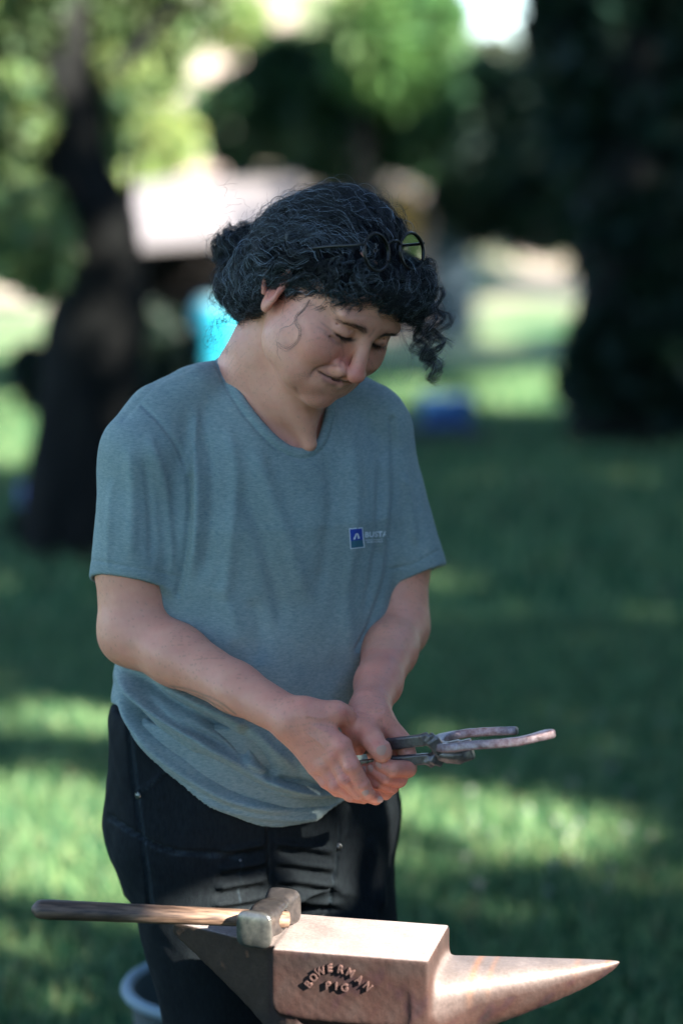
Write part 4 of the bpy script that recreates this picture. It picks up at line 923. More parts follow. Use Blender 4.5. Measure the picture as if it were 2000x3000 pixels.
def decal_text(s, x0, y0, h, slope, bold, space=1.05):
    me = text_mesh(s, h/.72, bold, 0, space)
    for v in me.vertices:
        x, y = v.co.x, v.co.y
        p = on_tee(x0+x, y0-y+slope*x, .0008)
        if p is not None: v.co = Vector(p)-Vector(person.location)
    me.materials.append(M_white); o = bpy.data.objects.new('printed_lettering', me); link(o, tee); return o
decal_text('BUSTA', 1068, 1574, 15.5, -.045, .55)
decal_text('HARDWARE', 1074, 1591, 5.5, -.05, .1, 1.15)
decal('print_rule', [[(1069, 1582), (1138, 1578), (1138, 1579.2), (1069, 1583.4)]], M_white, .0008)

# ================================================================ TROUSERS
tr = Body()
def jleg(x0p, x1p, y0, y1, r0, r1):
    pass
tr.add(torso_fn(-.009), (-.12, .05, .8), .5, .02)
def pz(px_, Y, z): return np.array([(px_-1000)/FPX*((Y+3.08)*cT+(1.65-z)*sT), Y, z])
hipR, hipL = pz(572, .01, .72), pz(962, .10, .72)
knR, knL = pz(668, .00, .42), pz(1005, .07, .42)
ftR, ftL = pz(700, .06, .10), pz(1030, .13, .10)
tr.cap(hipR, knR, .098, .074, .03); tr.cap(hipL, knL, .092, .074, .03)
tr.cap(knR, ftR, .074, .060, .02); tr.cap(knL, ftL, .074, .060, .02)
tr.cap(pz(520, .03, .86), pz(500, .03, .74), .078, .082, .04); tr.cap(pz(960, .09, .86), pz(990, .09, .74), .075, .075, .04)
trtop = lambda p: (p[2]-f32(.90))
def tr_eval(p, cc=None, rc=0, cull=False):
    d = Body.eval(tr, p, cc, rc, cull)
    tf = torso_fn(-.009)(p)
    low = np.full_like(d, 1.)
    return np.maximum(d, trtop(p)).astype(f32)
# torso lofts only down to the crotch in the trousers
tr.P[0].fn = (lambda f: (lambda p: np.maximum(f(p), (f32(.655)-p[2]))))(torso_fn(-.009))
tb = SB(); tb.P = tr.P; tb.eval = tr_eval
V, F = polygonize(tb, (-.42, -.16, .06), (.16, .28, .92), .0036, slack=1.8); V = relax(V, F, 2, .5); N = normals(V, F); px, py = proj(V)
front = np.clip(-N[:, 1]*1.4+.4, 0, 1); D = np.zeros(len(V))
fold([(790, 2430), (792, 2560), (800, 2700)], 10, -.003, False)
for i_ in range(9):
    y_ = 2470+i_*26; fold([(650-i_*6, y_+25), (720, y_+8), (785, y_-8)], 7, .003*(-1)**i_); fold([(800, y_-5), (880, y_+6), (980+i_*5, y_+22)], 8, .0028*(-1)**i_)
fold([(322, 2390), (400, 2440), (500, 2490), (720, 2505)], 4, -.003, False); fold([(372, 2110), (388, 2260), (410, 2420), (440, 2700)], 4, -.0025, False)
fold([(400, 2320), (440, 2300), (490, 2250)], 4, .002, False); fold([(1000, 2420), (985, 2560), (950, 2700)], 4, -.0025, False)
 
fold([(1090, 2450), (1110, 2560), (1120, 2680)], 14, .003)
D += .003*vnoise(V, 30, 41)+.0012*vnoise(V, 80, 42)
V = V+N*D[:, None]
M_den = mat('black_denim', (.003, .005, .007), .85, spec=.15, noise=(.008, .012, .014), scale=260, bump=.0005, bscale=900, stretch=(1, 1, .35), tint=True)
TC_ = np.ones((len(V), 3))*(1+.25*np.clip(vnoise(V, 16, 44), -.6, 1))[:, None]
for line, w_ in (([(322, 2390), (400, 2440), (500, 2490), (610, 2504), (720, 2505)], 3), ([(322, 2402), (400, 2452), (500, 2502), (720, 2517)], 2.4), ([(372, 2110), (388, 2260), (410, 2420), (430, 2600), (450, 2700)], 3), ([(384, 2110), (400, 2260), (422, 2420), (442, 2600), (462, 2700)], 2.4),
                 ([(420, 2318), (450, 2295), (500, 2240)], 2.6), ([(1000, 2420), (985, 2560), (950, 2700)], 2.6), ([(785, 2420), (790, 2540), (796, 2700)], 2.6), ([(704, 2520), (700, 2620), (706, 2700)], 2)):
    d, t, _ = seg_dist(px, py, smooth_line(line, 30)); TC_ += (1.8*np.exp(-(d/w_)**2)*(V[:, 1] < .1))[:, None]
trou = npmesh('trousers', V, F, M_den, person, True, TC_)
tro_bvh = BVHTree.FromPolygons([tuple(v) for v in V], [tuple(int(i) for i in f) for f in F])
M_riv = mat('rivet_metal', (.16, .165, .16), .35, 1)
def rivet(px_, py_, r):
    t = W(px_, py_, 0); d = t-CAM; d /= np.linalg.norm(d); h = tro_bvh.ray_cast(Vector(CAM+d*2.2), Vector(d), 2)
    if h[0] is None: return
    n = np.array(h[1]); M = rot_axes(np.cross(n, (0, 0, 1)), n); c = np.array(h[0]); VV = []; 
    prof = [(1, -.1), (1, .25), (.75, .42), (.55, .30), (.35, .55), (0.001, .62)]
    for q, w_ in prof:
        for k in range(14): a = k*2*math.pi/14; VV.append(M@np.array([q*r*math.cos(a), w_*r, q*r*math.sin(a)])+c)
    FF = [(i*14+k, i*14+(k+1) % 14, (i+1)*14+(k+1) % 14, (i+1)*14+k) for i in range(len(prof)-1) for k in range(14)]
    npmesh('rivet', np.array(VV), np.array(FF), M_riv, trou)
rivet(405, 2330, .0050); rivet(990, 2480, .0055); rivet(945, 2690, .0045); rivet(704, 2520, .002)
# boots (below the frame, stand on the grass)
bt = Body()
for c in (ftR, ftL):
    x, y, _ = c; bt.cap((x, y+.02, .05), (x, y, .17), .052, .056, .02); bt.cap((x, y+.03, .045), (x+.03, y-.15, .035), .046, .036, .02)
bt.add(lambda p: (f32(.004)-p[2]), (0, 0, 0), 9, .002, '&')
V, F = polygonize(bt, (-.45, -.25, -.01), (.25, .3, .24), .006, slack=1.8)
npmesh('boots', V, F, mat('boot_leather', (.03, .018, .01), .6), person)
# ================================================================ HAIR
hairb = Body()
def hh(c, r, k=.015, op='+'): hairb.ell(Hd(*c), r if isinstance(r, tuple) else (r,)*3, HR, k, op)
hh((0, .010, .043), (.0805, .100, .0845), .01)
hh((-.04, .05, .02), (.048, .056, .058), .02); hh((.04, .05, .02), (.050, .058, .060), .02)
hh((0, .075, -.010), (.060, .048, .048), .02)
for x, y, z, r in [(-.040, -.068, .058, .018), (-.055, -.050, .046, .018), (-.052, -.052, .060, .022), (-.030, -.074, .074, .022), (0, -.082, .078, .023), (.030, -.076, .076, .025), (.042, -.064, .086, .018), (.018, -.070, .090, .018), (.052, -.058, .064, .024), (.066, -.034, .052, .024),
                   (.050, -.072, .054, .018), (-.066, -.016, .052, .023), (-.074, .012, .035, .020), (-.074, .040, .010, .022), (-.072, -.002, .040, .018),
                   (-.062, .07, -.02, .028), (-.066, .052, -.035, .022), (-.058, .060, -.058, .020), (-.050, .075, -.050, .024)]:
    hh((x, y, z), r, .012)
bunc = W(697, 722, .055)
hairb.ell(bunc, (.024, .026, .020), None, .012)
for a, b, r in ((662, 728, .013), (672, 700, .012), (712, 690, .013), (735, 735, .020), (712, 752, .016), (760, 690, .020)): hairb.ell(W(a, b, .05), (r,)*3, None, .008)
for a, b, Y, r in ((705, 800, .03, .024), (690, 850, .03, .019), (722, 880, .02, .018), (745, 840, .01, .022), (760, 800, .0, .020), (672, 830, .035, .014)): hairb.ell(W(a, b, Y), (r,)*3, None, .010)
for a, b, Y, r in ((1215, 835, -.055, .018), (1235, 795, -.045, .015), (1190, 872, -.065, .012), (1205, 800, -.06, .018)): hairb.ell(W(a, b, Y), (r,)*3, None, .010)
# the face stays free: cut along a plane from the forehead hairline to the ear
nH = np.array([0, .63, .776]); nH /= np.linalg.norm(nH)
def face_cut(p):
    q = HR.T.astype(f32)@(p-HT.astype(f32)[:, None])
    d = -((q[1]+f32(.0985))*f32(nH[1])+(q[2]-f32(.058))*f32(nH[2]))
    w = -.003+.003*np.sin(q[0]*f32(230))+.003*np.sin(q[0]*f32(510)+1)
    return (d+w).astype(f32)
hairb.add(face_cut, HT, 1, .004, '&')
V, F = polygonize(hairb, Hd(0, .02, .03)-.17, Hd(0, .02, .03)+.17, .0030); V = settle(hairb, V, F, 2)
N = normals(V, F)
V = V+N*((.0022*vnoise(V, 190, 51)+.0018*vnoise(V, 330, 52)-.003)[:, None])
hb_ = toHd(V)
M_hair = bpy.data.materials.new('dark_hair'); M_hair.use_nodes = True; nt = M_hair.node_tree; b_ = nt.nodes['Principled BSDF']
b_.inputs['Roughness'].default_value = .38; b_.inputs['Specular IOR Level'].default_value = .45
at = nt.nodes.new('ShaderNodeAttribute'); at.attribute_name = 'tint'; nt.links.new(at.outputs['Color'], b_.inputs['Base Color'])
M_hcore = mat('hair_mass', (.006, .006, .007), .8, spec=.1)
hair = npmesh('hair', V, F, M_hcore, person)
# strands run over the mass towards the bun, waving as they go
def hair_d(P):
    return hairb.eval(np.ascontiguousarray(P.T.astype(f32)))
def hair_n(P):
    e = .002; g = np.stack([hair_d(P+np.eye(3)[i]*e)-hair_d(P-np.eye(3)[i]*e) for i in range(3)], -1)
    return g/(np.linalg.norm(g, axis=1, keepdims=True)+1e-9)
rg = np.random.default_rng(5)
NG, MS = 760, 30
cand = V[rg.integers(0, len(V), NG*3)]; ch = toHd(cand)
cutd = -((ch[:, 1]+.0985)*nH[1]+(ch[:, 2]-.058)*nH[2]); cand = cand[cutd < -.004][:NG]; NG = len(cand)
P = cand.copy(); G = np.zeros((NG, MS, 3)); Nn_ = np.zeros((NG, MS, 3)); L_ = rg.uniform(.06, .14, NG); st = L_/MS
wob = rg.uniform(0, 6.28, NG)
for i in range(MS):
    n = hair_n(P); P = P-n*hair_d(P)[:, None]; G[:, i] = P; Nn_[:, i] = n
    h = toHd(P); to = bunc-P; to /= np.linalg.norm(to, axis=1, keepdims=True)
    frontness = np.clip((-h[:, 1]-.035)/.05, 0, 1)*np.clip((h[:, 2]-.02)/.03, 0, 1)
    lowness = np.clip((h[:, 1]-.02)/.03, 0, 1)*np.clip((.01-h[:, 2])/.03, 0, 1)
    dn = np.array([.25, -.25, -1.0]); sw = np.stack([np.sin(wob+i*.35), np.cos(wob*1.7+i*.3), np.sin(wob*2.3+i*.27)], -1)
    d = to*(1-frontness-lowness*.8)[:, None]*1.3+dn*(frontness*.9+lowness*.9)[:, None]+sw*(.45+.5*frontness)[:, None]
    d -= n*(d*n).sum(1, keepdims=True); d /= np.linalg.norm(d, axis=1, keepdims=True)+1e-9
    P = P+d*st[:, None]
def strands(G, Nn_, per, amp, lam, spread, rad, grey, seed, lift=.0015, name='strand_layer'):
    rg = np.random.default_rng(seed); n, m, _ = G.shape
    # resample finer
    t = np.linspace(0, m-1, m*2-1); i0 = np.minimum(t.astype(int), m-2); fr = (t-i0)[None, :, None]
    G = G[:, i0]*(1-fr)+G[:, i0+1]*fr; Nn_ = Nn_[:, i0]*(1-fr)+Nn_[:, i0+1]*fr; m = G.shape[1]
    G = np.repeat(G, per, 0); Nn_ = np.repeat(Nn_, per, 0); n = len(G)
    T = np.gradient(G, axis=1); ds = np.linalg.norm(T, axis=2); T = T/(ds[..., None]+1e-9); s = np.cumsum(ds, 1)
    Bv = np.cross(T, Nn_); 
    a = np.repeat(rg.uniform(*amp, n//per), per)*rg.uniform(.8, 1.2, n); l = np.repeat(rg.uniform(*lam, n//per), per)*rg.uniform(.93, 1.07, n)
    ph = np.repeat(rg.uniform(0, 6.28, n//per), per)+rg.normal(0, .35, n)
    phi = 2*np.pi*s/l[:, None]+ph[:, None]
    grow = np.clip(s/.012, 0, 1)
    lf = np.repeat(rg.uniform(-.0015, .0065, n//per), per)[:, None]*np.sin(np.pi*np.linspace(.05, .95, m))[None]
    off = (a[:, None]*np.cos(phi)*grow)[..., None]*Bv+((a[:, None]*.7*(np.sin(phi)+.8)*grow+lift+lf)[..., None])*Nn_
    jit = rg.normal(0, spread, (n, 3))[:, None, :]*(1+1.2*np.linspace(0, 1, m)[None, :, None])
    Lp = G+off+jit
    r = rg.uniform(*rad, n)[:, None]*(1-.55*np.linspace(0, 1, m)[None])
    VV, FF = tubes(Lp, r, 3)
    g = rg.random(n); gc = toHd(G[:, 0]); gp = grey+.22*np.exp(-((gc-np.array([-.07, .02, 0]))**2).sum(1)/.055**2)
    base = np.stack([rg.uniform(.006, .020, n)]*3, -1)*np.array([.85, 1, 1.15]); gr = np.stack([rg.uniform(.12, .40, n)]*3, -1)*np.array([.85, 1.0, 1.12])  # pale blue-grey strands: grey hair plus painted highlights
    C = np.where((g < gp)[:, None], gr, base); C = np.repeat(C, m*3, 0)
    return VV, FF, C
HV, HF, HC = [], [], []; ho = 0
def addh(r):
    global ho
    HV.append(r[0]); HF.append(r[1]+ho); HC.append(r[2]); ho += len(r[0])
top_ = toHd(cand)[:, 2] > .075
addh(strands(G[top_], Nn_[top_], 10, (.0008, .0022), (.030, .070), .0016, (.00018, .00036), .08, 1, .001))
addh(strands(G[~top_], Nn_[~top_], 10, (.0012, .0042), (.020, .046), .0017, (.00018, .00036), .13, 7, .001))
addh(strands(G[::3], Nn_[::3], 5, (.003, .007), (.022, .045), .0024, (.00012, .00022), .16, 2, .004))
# small ringlets over the forehead, temple and back
def ringlets(sel, n_loc, per, rlo, rhi, seed, grey, turns=(1.2, 2.6)):
    rg = np.random.default_rng(seed); idx = np.nonzero(sel)[0]; idx = idx[rg.integers(0, len(idx), n_loc)]; P0 = V[idx]; Nm = N[idx]; m = 34; t = np.linspace(0, 1, m)
    LN, RD, CC_ = [], [], []
    for p, n in zip(P0, Nm):
        u = np.cross(n, rg.normal(size=3)); u /= np.linalg.norm(u); v_ = np.cross(n, u); r = rg.uniform(rlo, rhi); a = t*6.283*rg.uniform(*turns)+rg.uniform(0, 6.28); dr = (u*rg.normal(0, .5)+v_*rg.normal(0, .5)+np.array([.1, -.2, -.9])); dr /= np.linalg.norm(dr)
        base = p[None]+n*(.004)+dr*(t[:, None]*r*1.6)+(np.cos(a)*r)[:, None]*u+(np.sin(a)*r*rg.uniform(.5, 1))[:, None]*v_+(np.sin(a*.5)*.003)[:, None]*n
        for _ in range(per): LN.append(base+rg.normal(0, .0010, 3)+rg.normal(0, .0012, 3)*t[:, None]*2+(rg.normal(0, .0012)*np.cos(a))[:, None]*u); RD.append(np.full(m, rg.uniform(.00016, .00032))*(1-.5*t)); CC_.append((.14, .17, .19) if rg.random() < grey else (.009, .0085, .008))
    VV, FF = tubes(np.array(LN), np.array(RD), 3); addh((VV, FF, np.repeat(np.array(CC_), m*3, 0)))
cutv = -((hb_[:, 1]+.0985)*nH[1]+(hb_[:, 2]-.058)*nH[2])
ringlets((hb_[:, 1] < -.035) & (hb_[:, 2] < .088) & (cutv < .002) & (N[:, 1] < .3), 150, 9, .005, .011, 301, .16)
ringlets((cutv > -.012) & (cutv < .002) & (hb_[:, 0] < .03) & (N[:, 1] < .4), 60, 8, .004, .008, 302, .22)
ringlets((hb_[:, 1] > .03) & (hb_[:, 2] < .02) & (N[:, 1] < .5), 90, 7, .006, .012, 303, .36)
ringlets((hb_[:, 2] > .085) & (N[:, 1] < .6), 46, 6, .006, .013, 305, .10, (.7, 1.6))
ringlets((hb_[:, 1] > .055), 70, 6, .006, .014, 306, .2, (.8, 2))
ringlets((hb_[:, 0] > .03) & (hb_[:, 1] < -.02), 60, 8, .006, .012, 304, .14)
# locks: traced curls that hang free of the mass
def lock(pts, n, spread, rad, seed, curl=(0, 0), lam=.02, grey=.12, fr=.5):
    rg = np.random.default_rng(seed); L = smooth_line([W(*p) for p in pts], 48); m = len(L)
    G_ = np.repeat(L[None], n, 0); T = np.gradient(L, axis=0); ds = np.linalg.norm(T, axis=1); T /= ds[:, None]+1e-9; s = np.cumsum(ds)
    A = np.cross(T, [0, 1, .01]); A /= np.linalg.norm(A, axis=1, keepdims=True); B = np.cross(T, A); ph = rg.uniform(0, 6.28)
    rr = np.linspace(curl[0], curl[1], m); phi = 2*np.pi*s/lam+ph
    G_ = G_+(rr*np.cos(phi))[None, :, None]*A+(rr*np.sin(phi))[None, :, None]*B
    jt = rg.normal(0, spread, (n, 1, 3)); t = np.linspace(0, 1, m)[None, :, None]
    w2 = rg.normal(0, spread*fr, (n, 1, 3))*np.sin(t*rg.uniform(6, 20, (n, 1, 1))+rg.uniform(0, 6, (n, 1, 1)))
    G_ = G_+jt*(.6+.9*t)+w2*t*1.6
    r = rg.uniform(*rad, n)[:, None]*(1-.6*np.linspace(0, 1, m)[None])
    VV, FF = tubes(G_, r, 3); g = rg.random(n) < grey
    C = np.where(g[:, None], np.array([.16, .17, .18]), np.array([.009, .0085, .008])); addh((VV, FF, np.repeat(C, m*3, 0)))
head_bvh = BVHTree.FromPolygons([tuple(v) for v in BV[:len(pieces[0][0])]], [tuple(int(i) for i in f) for f in pieces[0][1]])
def cheek(px_, py_, off=.005):
    t = W(px_, py_, -.1); d = t-CAM; d /= np.linalg.norm(d); h = head_bvh.ray_cast(Vector(CAM+d*2.4), Vector(d), 1.5)
    return (px_, py_, (h[0][1] if h[0] is not None else -.11)-off)
YN = -.115
lock([cheek(*p) for p in [(906, 878), (890, 905), (868, 925), (866, 945), (878, 968), (872, 995), (855, 1014), (838, 1022), (822, 1012), (810, 1003)]], 10, .0013, (.00009, .00019), 11, fr=.7)
lock([cheek(*p) for p in [(810, 1003), (812, 1022), (812, 1040), (822, 1055)]], 2, .0004, (.00012, .00018), 12)
lock([cheek(*p) for p in [(868, 935), (850, 955), (828, 962), (818, 975), (812, 1000)]], 2, .0004, (.00012, .00018), 13)
# forelock at the far temple, hanging in curls
for k_, (pts, cu, lam) in enumerate([
    ([(1195, 820, -.06), (1240, 880, -.06), (1262, 950, -.06), (1275, 1030, -.06), (1262, 1110, -.06)], (.006, .011), .034),
    ([(1215, 800, -.05), (1265, 880, -.05), (1285, 960, -.05), (1275, 1050, -.05), (1270, 1125, -.05)], (.006, .010), .030),
    ([(1170, 850, -.08), (1205, 920, -.08), (1222, 990, -.08), (1232, 1050, -.08)], (.004, .012), .036),
    ([(1225, 780, -.03), (1275, 850, -.03), (1300, 930, -.03), (1300, 1010, -.03)], (.006, .012), .034),
    ([(1180, 870, -.07), (1215, 950, -.07), (1245, 1040, -.07), (1270, 1090, -.07), (1285, 1110, -.07)], (.006, .006), .026),
    ([(1210, 790, -.05), (1250, 900, -.06), (1240, 1000, -.06), (1262, 1075, -.06)], (.007, .010), .030),
    ([(1165, 840, -.075), (1190, 900, -.08), (1235, 980, -.07), (1255, 1060, -.06)], (.005, .010), .032),
    ([(1190, 800, -.04), (1250, 860, -.04), (1270, 930, -.04), (1255, 1000, -.04)], (.008, .009), .028)]):
    lock(pts, 30, .0016, (.00018, .00038), 20+k_, cu, lam, .1)
    lock(pts, 12, .0050, (.00008, .00014), 40+k_, cu, lam*.9, .3, 1.2)
lock([(1230, 790, -.04), (1270, 770, -.04), (1262, 800, -.04), (1230, 815, -.04)], 10, .002, (.00015, .0003), 61)
lock([(1255, 872, -.04), (1290, 880, -.04), (1305, 905, -.04), (1290, 935, -.04), (1310, 940, -.04), (1320, 915, -.04), (1345, 910, -.04), (1352, 930, -.04)], 3, .0012, (.00012, .0002), 62)
lock([(1170, 965, .02), (1185, 1010, .02), (1203, 1045, .02), (1200, 1090, .02), (1180, 1122, .02), (1160, 1130, .02), (1140, 1110, .02), (1118, 1060, .02), (1105, 1030, .02)], 6, .0022, (.0001, .0002), 63)
lock([(1160, 900, .0), (1160, 960, .0), (1180, 1000, .0), (1150, 1080, .0), (1120, 1130, .0)], 5, .003, (.00008, .00014), 64)
# lower back curls beside the neck
for k_, pts in enumerate([[(740, 840, .0), (715, 880, .0), (720, 930, .0), (700, 955, .0)], [(700, 830, .02), (672, 880, .02), (660, 925, .02), (690, 950, .02)], [(770, 860, -.02), (760, 910, -.02), (755, 950, -.02)],
                            [(720, 900, .0), (665, 930, .0), (630, 970, .0), (632, 1010, .0), (650, 1035, .0)], [(690, 780, .03), (655, 830, .03), (640, 890, .03), (660, 930, .03)], [(735, 870, -.01), (730, 920, -.01), (745, 960, -.01)]]):
    lock(pts, 26, .0045, (.00012, .00028), 70+k_, (.003, .006), .022, .38, .9)
lock([(1000, 680-30, -.125), (1040, 660, -.125), (1062, 690, -.12), (1040, 720, -.12), (1005, 712, -.12), (1000, 680, -.12)], 1, .001, (.0001, .0002), 90)
for k_, (cx_, cy_, rr_) in enumerate([(1030, 815, 27), (975, 812, 20), (1120, 850, 18), (1170, 862, 15), (915, 790, 24), (870, 700, 34), (1080, 840, 16), (940, 840, 18)]):
    lock([(cx_+rr_*math.cos(a), cy_+rr_*1.05*math.sin(a), -.128) for a in np.linspace(2.2+k_, 8.0+k_, 9)], 14, .0013, (.00014, .00030), 91+k_, grey=.3)
# loops over the crown and flyaway frizz
lock([(1010, 560, -.02), (985, 545, -.02), (1010, 550, -.02), (1045, 548, -.02), (1060, 560, -.02), (1075, 590, -.02)], 9, .0014, (.00015, .0003), 81)
lock([(1055, 575, -.03), (1085, 590, -.03), (1082, 612, -.03), (1062, 600, -.03)], 9, .001, (.0002, .0004), 82)
lock([(1110, 640, -.04), (1135, 630, -.04), (1148, 652, -.04), (1128, 670, -.04)], 10, .001, (.0002, .0004), 83)
lock([(1128, 660, -.04), (1150, 690, -.04), (1160, 715, -.04)], 10, .0014, (.0002, .0004), 84)
for k_ in range(420):
    i = rg.integers(0, NG); p = G[i, 0]; n = Nn_[i, 0]
    if n[1] > .75 or (toHd(p)[1] < -.05 and n[2] < 0): continue
    L0 = rg.uniform(.012, .042); side = np.cross(n, rg.normal(size=3)); side /= np.linalg.norm(side); m = 16; t = np.linspace(0, 1, m)[:, None]
    q = p-n*.002+n*t*L0*.8+side*np.sin(t*rg.uniform(3, 9)+rg.uniform(0, 6))*rg.uniform(.003, .009)*t**.5+rg.normal(size=3)*.012*t*t
    VV, FF = tubes(q[None], np.full((1, m), rg.uniform(.00010, .00020))*(1-.4*t.T), 3); addh((VV, FF, np.tile([.012, .011, .010], (len(VV), 1))))
for k_ in range(40):                                     # frizz off the bun and back
    p = W(rg.normal(690, 38), rg.normal(690, 60), .03); m = 18; t = np.linspace(0, 1, m)[:, None]; d = np.array([-.5+rg.normal(0, .5), rg.normal(0, .3), rg.normal(.45, .6)])
    q = p+d*t*rg.uniform(.01, .032)+np.array([1, .3, .6])*np.sin(t*rg.uniform(6, 15)+rg.uniform(0, 6))*.005*t
    VV, FF = tubes(q[None], np.full((1, m), rg.uniform(.0001, .0002))*(1-.4*t.T), 3); addh((VV, FF, np.tile([.012, .011, .010], (len(VV), 1))))
tag(npmesh('hair_strands', np.concatenate(HV), np.concatenate(HF), M_hair, hair, True, np.concatenate(HC)), kind='stuff')
# brows and lashes: short hairs set on the skin
head_bvh = BVHTree.FromPolygons([tuple(v) for v in BV[:len(pieces[0][0])]], [tuple(int(i) for i in f) for f in pieces[0][1]])
def on_face(x, z):
    o = Hd(x, -.2, z); d = HR@np.array([0, 1, 0]); h = head_bvh.ray_cast(Vector(o), Vector(d), .3); return (np.array(h[0]), np.array(h[1])) if h[0] is not None else (None, None)
for s in (-1, 1):
    VV, FF, o_ = [], [], 0
    for k_ in range(190):
        t = rg.random(); x = s*(.011+.038*t); z = .0135+.0045*math.sin(t*2.6)-.002*t+rg.normal(0, .0022*(1-.4*t)); p, n = on_face(x, z)
        if p is None: continue
        d = HR@np.array([s*1.0, .25, .5-.7*t]); L0 = rg.uniform(.004, .008); tt = np.linspace(0, 1, 5)[:, None]
        q = p+d*tt*L0+n*(.0006+.0012*np.sin(tt*3)); v, f = tubes(q[None], np.full((1, 5), .00011)*(1-.6*tt.T), 3); VV.append(v); FF.append(f+o_); o_ += len(v)
    v = np.concatenate(VV); npmesh('eyebrow', v, np.concatenate(FF), M_hair, skin, True, np.tile([.012, .009, .007], (len(v), 1)))
    VV, FF, o_ = [], [], 0
    for k_ in range(60):
        t = k_/59; x = s*(.018+.023*t); z = -.0040-.0026*math.sin(t*3.1)+.004*max(0, t-.6); p, n = on_face(x, z)
        if p is None: continue
        d = HR@np.array([s*.35*(t-.3), -1, -.75]); L0 = rg.uniform(.004, .007); tt = np.linspace(0, 1, 5)[:, None]
        q = p+d*tt*L0+(HR@np.array([0, -.1, .5]))*tt*tt*.003; v, f = tubes(q[None], np.full((1, 5), .00013)*(1-.6*tt.T), 3); VV.append(v); FF.append(f+o_); o_ += len(v)
    v = np.concatenate(VV); npmesh('eyelashes', v, np.concatenate(FF), M_hair, skin, True, np.tile([.008, .007, .006], (len(v), 1)))

# ================================================================ EYEGLASSES pushed up on the hair
M_frame = mat('spectacle_acetate', (.004, .0035, .0035), .30, spec=.35, noise=(.012, .007, .004), scale=60)
M_lens = bpy.data.materials.new('spectacle_lens'); M_lens.use_nodes = True; b_ = M_lens.node_tree.nodes['Principled BSDF']
b_.inputs['Base Color'].default_value = (.80, .86, .86, 1); b_.inputs['Roughness'].default_value = .01; b_.inputs['Transmission Weight'].default_value = 1; b_.inputs['IOR'].default_value = 1.07
gc = W(1155, 738, -.150)
gx = HR@Rz(.10)@np.array([1, 0, 0]); gx = gx/np.linalg.norm(gx)
gx = np.array([gx[0], gx[1], gx[2]*.15]); gx /= np.linalg.norm(gx)
gn = np.array([gx[1], -gx[0], 0]); gn /= np.linalg.norm(gn); gn = gn*math.cos(.12)+np.array([0, 0, 1])*math.sin(.12)      # outwards
gu = np.cross(gx, -gn); gu /= np.linalg.norm(gu); 
if gu[2] < 0: gu = -gu
glasses = empty('eyeglasses', 'black round-framed eyeglasses pushed up into the dark curly hair', 'eyeglasses', gc)
for s in (-1, 1):
    c = gc+gx*s*.0335; a = np.linspace(0, 2*np.pi, 49); q = np.stack([c+gx*.0225*np.cos(t)+gu*.0225*np.sin(t)+gn*.0 for t in a])
    v, f = tubes(q[None], np.full((1, 49), .0019), 8); npmesh('rim', v, f, M_frame, glasses)
    rr = np.linspace(0, .0222, 6); VV = [c+gx*r*np.cos(t)+gu*r*np.sin(t)+gn*(.001-.6*r*r+o) for o in (.0004, -.0004) for r in rr for t in a[:-1]]
    FF = [(l*288+i*48+k, l*288+i*48+(k+1) % 48, l*288+(i+1)*48+(k+1) % 48, l*288+(i+1)*48+k) for l in (0, 1) for i in range(5) for k in range(48)]
    npmesh('lens', np.array(VV), np.array(FF), M_lens, glasses)
    h0 = c+gx*s*.0215+gu*.010; q = smooth_line([h0, h0+gx*s*.0035+gn*(-.002), h0+gx*s*.0045-gn*.015, h0+gx*s*.0035-gn*.06+gu*.002, h0+gx*s*.001-gn*.105+gu*.0, h0-gn*.125-gu*.014], 30)
    v, f = tubes(q[None], np.full((1, len(q)), .0019), 6); npmesh('temple', v, f, M_frame, glasses)
q = smooth_line([gc-gx*.0125+gu*.009, gc-gx*.006+gu*.0125+gn*.001, gc+gu*.013+gn*.002, gc+gx*.006+gu*.0125+gn*.001, gc+gx*.0125+gu*.009], 16)
v, f = tubes(q[None], np.full((1, len(q)), .0018), 8); npmesh('bridge', v, f, M_frame, glasses)
# ================================================================ ANVIL
ZT = .68
AFL, AFR, ABR, ABL = WZ(780, 2780, ZT), WZ(1252, 2830, ZT), WZ(1288, 2702, ZT), WZ(862, 2678, ZT)
ax_ = (AFR-AFL)/np.linalg.norm(AFR-AFL)*.4+(ABR-ABL)/np.linalg.norm(ABR-ABL)*.6; ax_ /= np.linalg.norm(ax_)                       # along the anvil towards the horn
ay_ = np.cross([0, 0, 1], ax_)                                # towards the back
Ma = np.stack([ax_, ay_, [0, 0, 1]], 1); AO = (AFL+AFR+ABL+ABR)/4
def A(x, y, z): return Ma@np.array([x, y, z])+AO
la = lambda P: (P-AO)@Ma
fl, fr_, br_, bl_ = [la(p) for p in (AFL, AFR, ABR, ABL)]
x0, x1 = fl[0]+.004, fr_[0]; y0 = fl[1]; y1 = (br_[1]+bl_[1])/2
wy = (y1-y0)/2; yc = (y0+y1)/2
anv = Body()
anv.box(A((x0+x1)/2, yc, -.046), ((x1-x0)/2, wy, .046), Ma, .004, .002)
# rounded lower edge of the block
anv.add(lambda p: ((lambda q: (np.sqrt(np.maximum(np.abs(q[0]-f32((x0+x1)/2))-f32((x1-x0)/2-.016), 0)**2+np.maximum(-(q[2]+f32(.066)), 0)**2)-f32(.016)))((Ma.T.astype(f32))@(p-AO.astype(f32)[:, None]))).astype(f32), AO, 1, .006, '&')
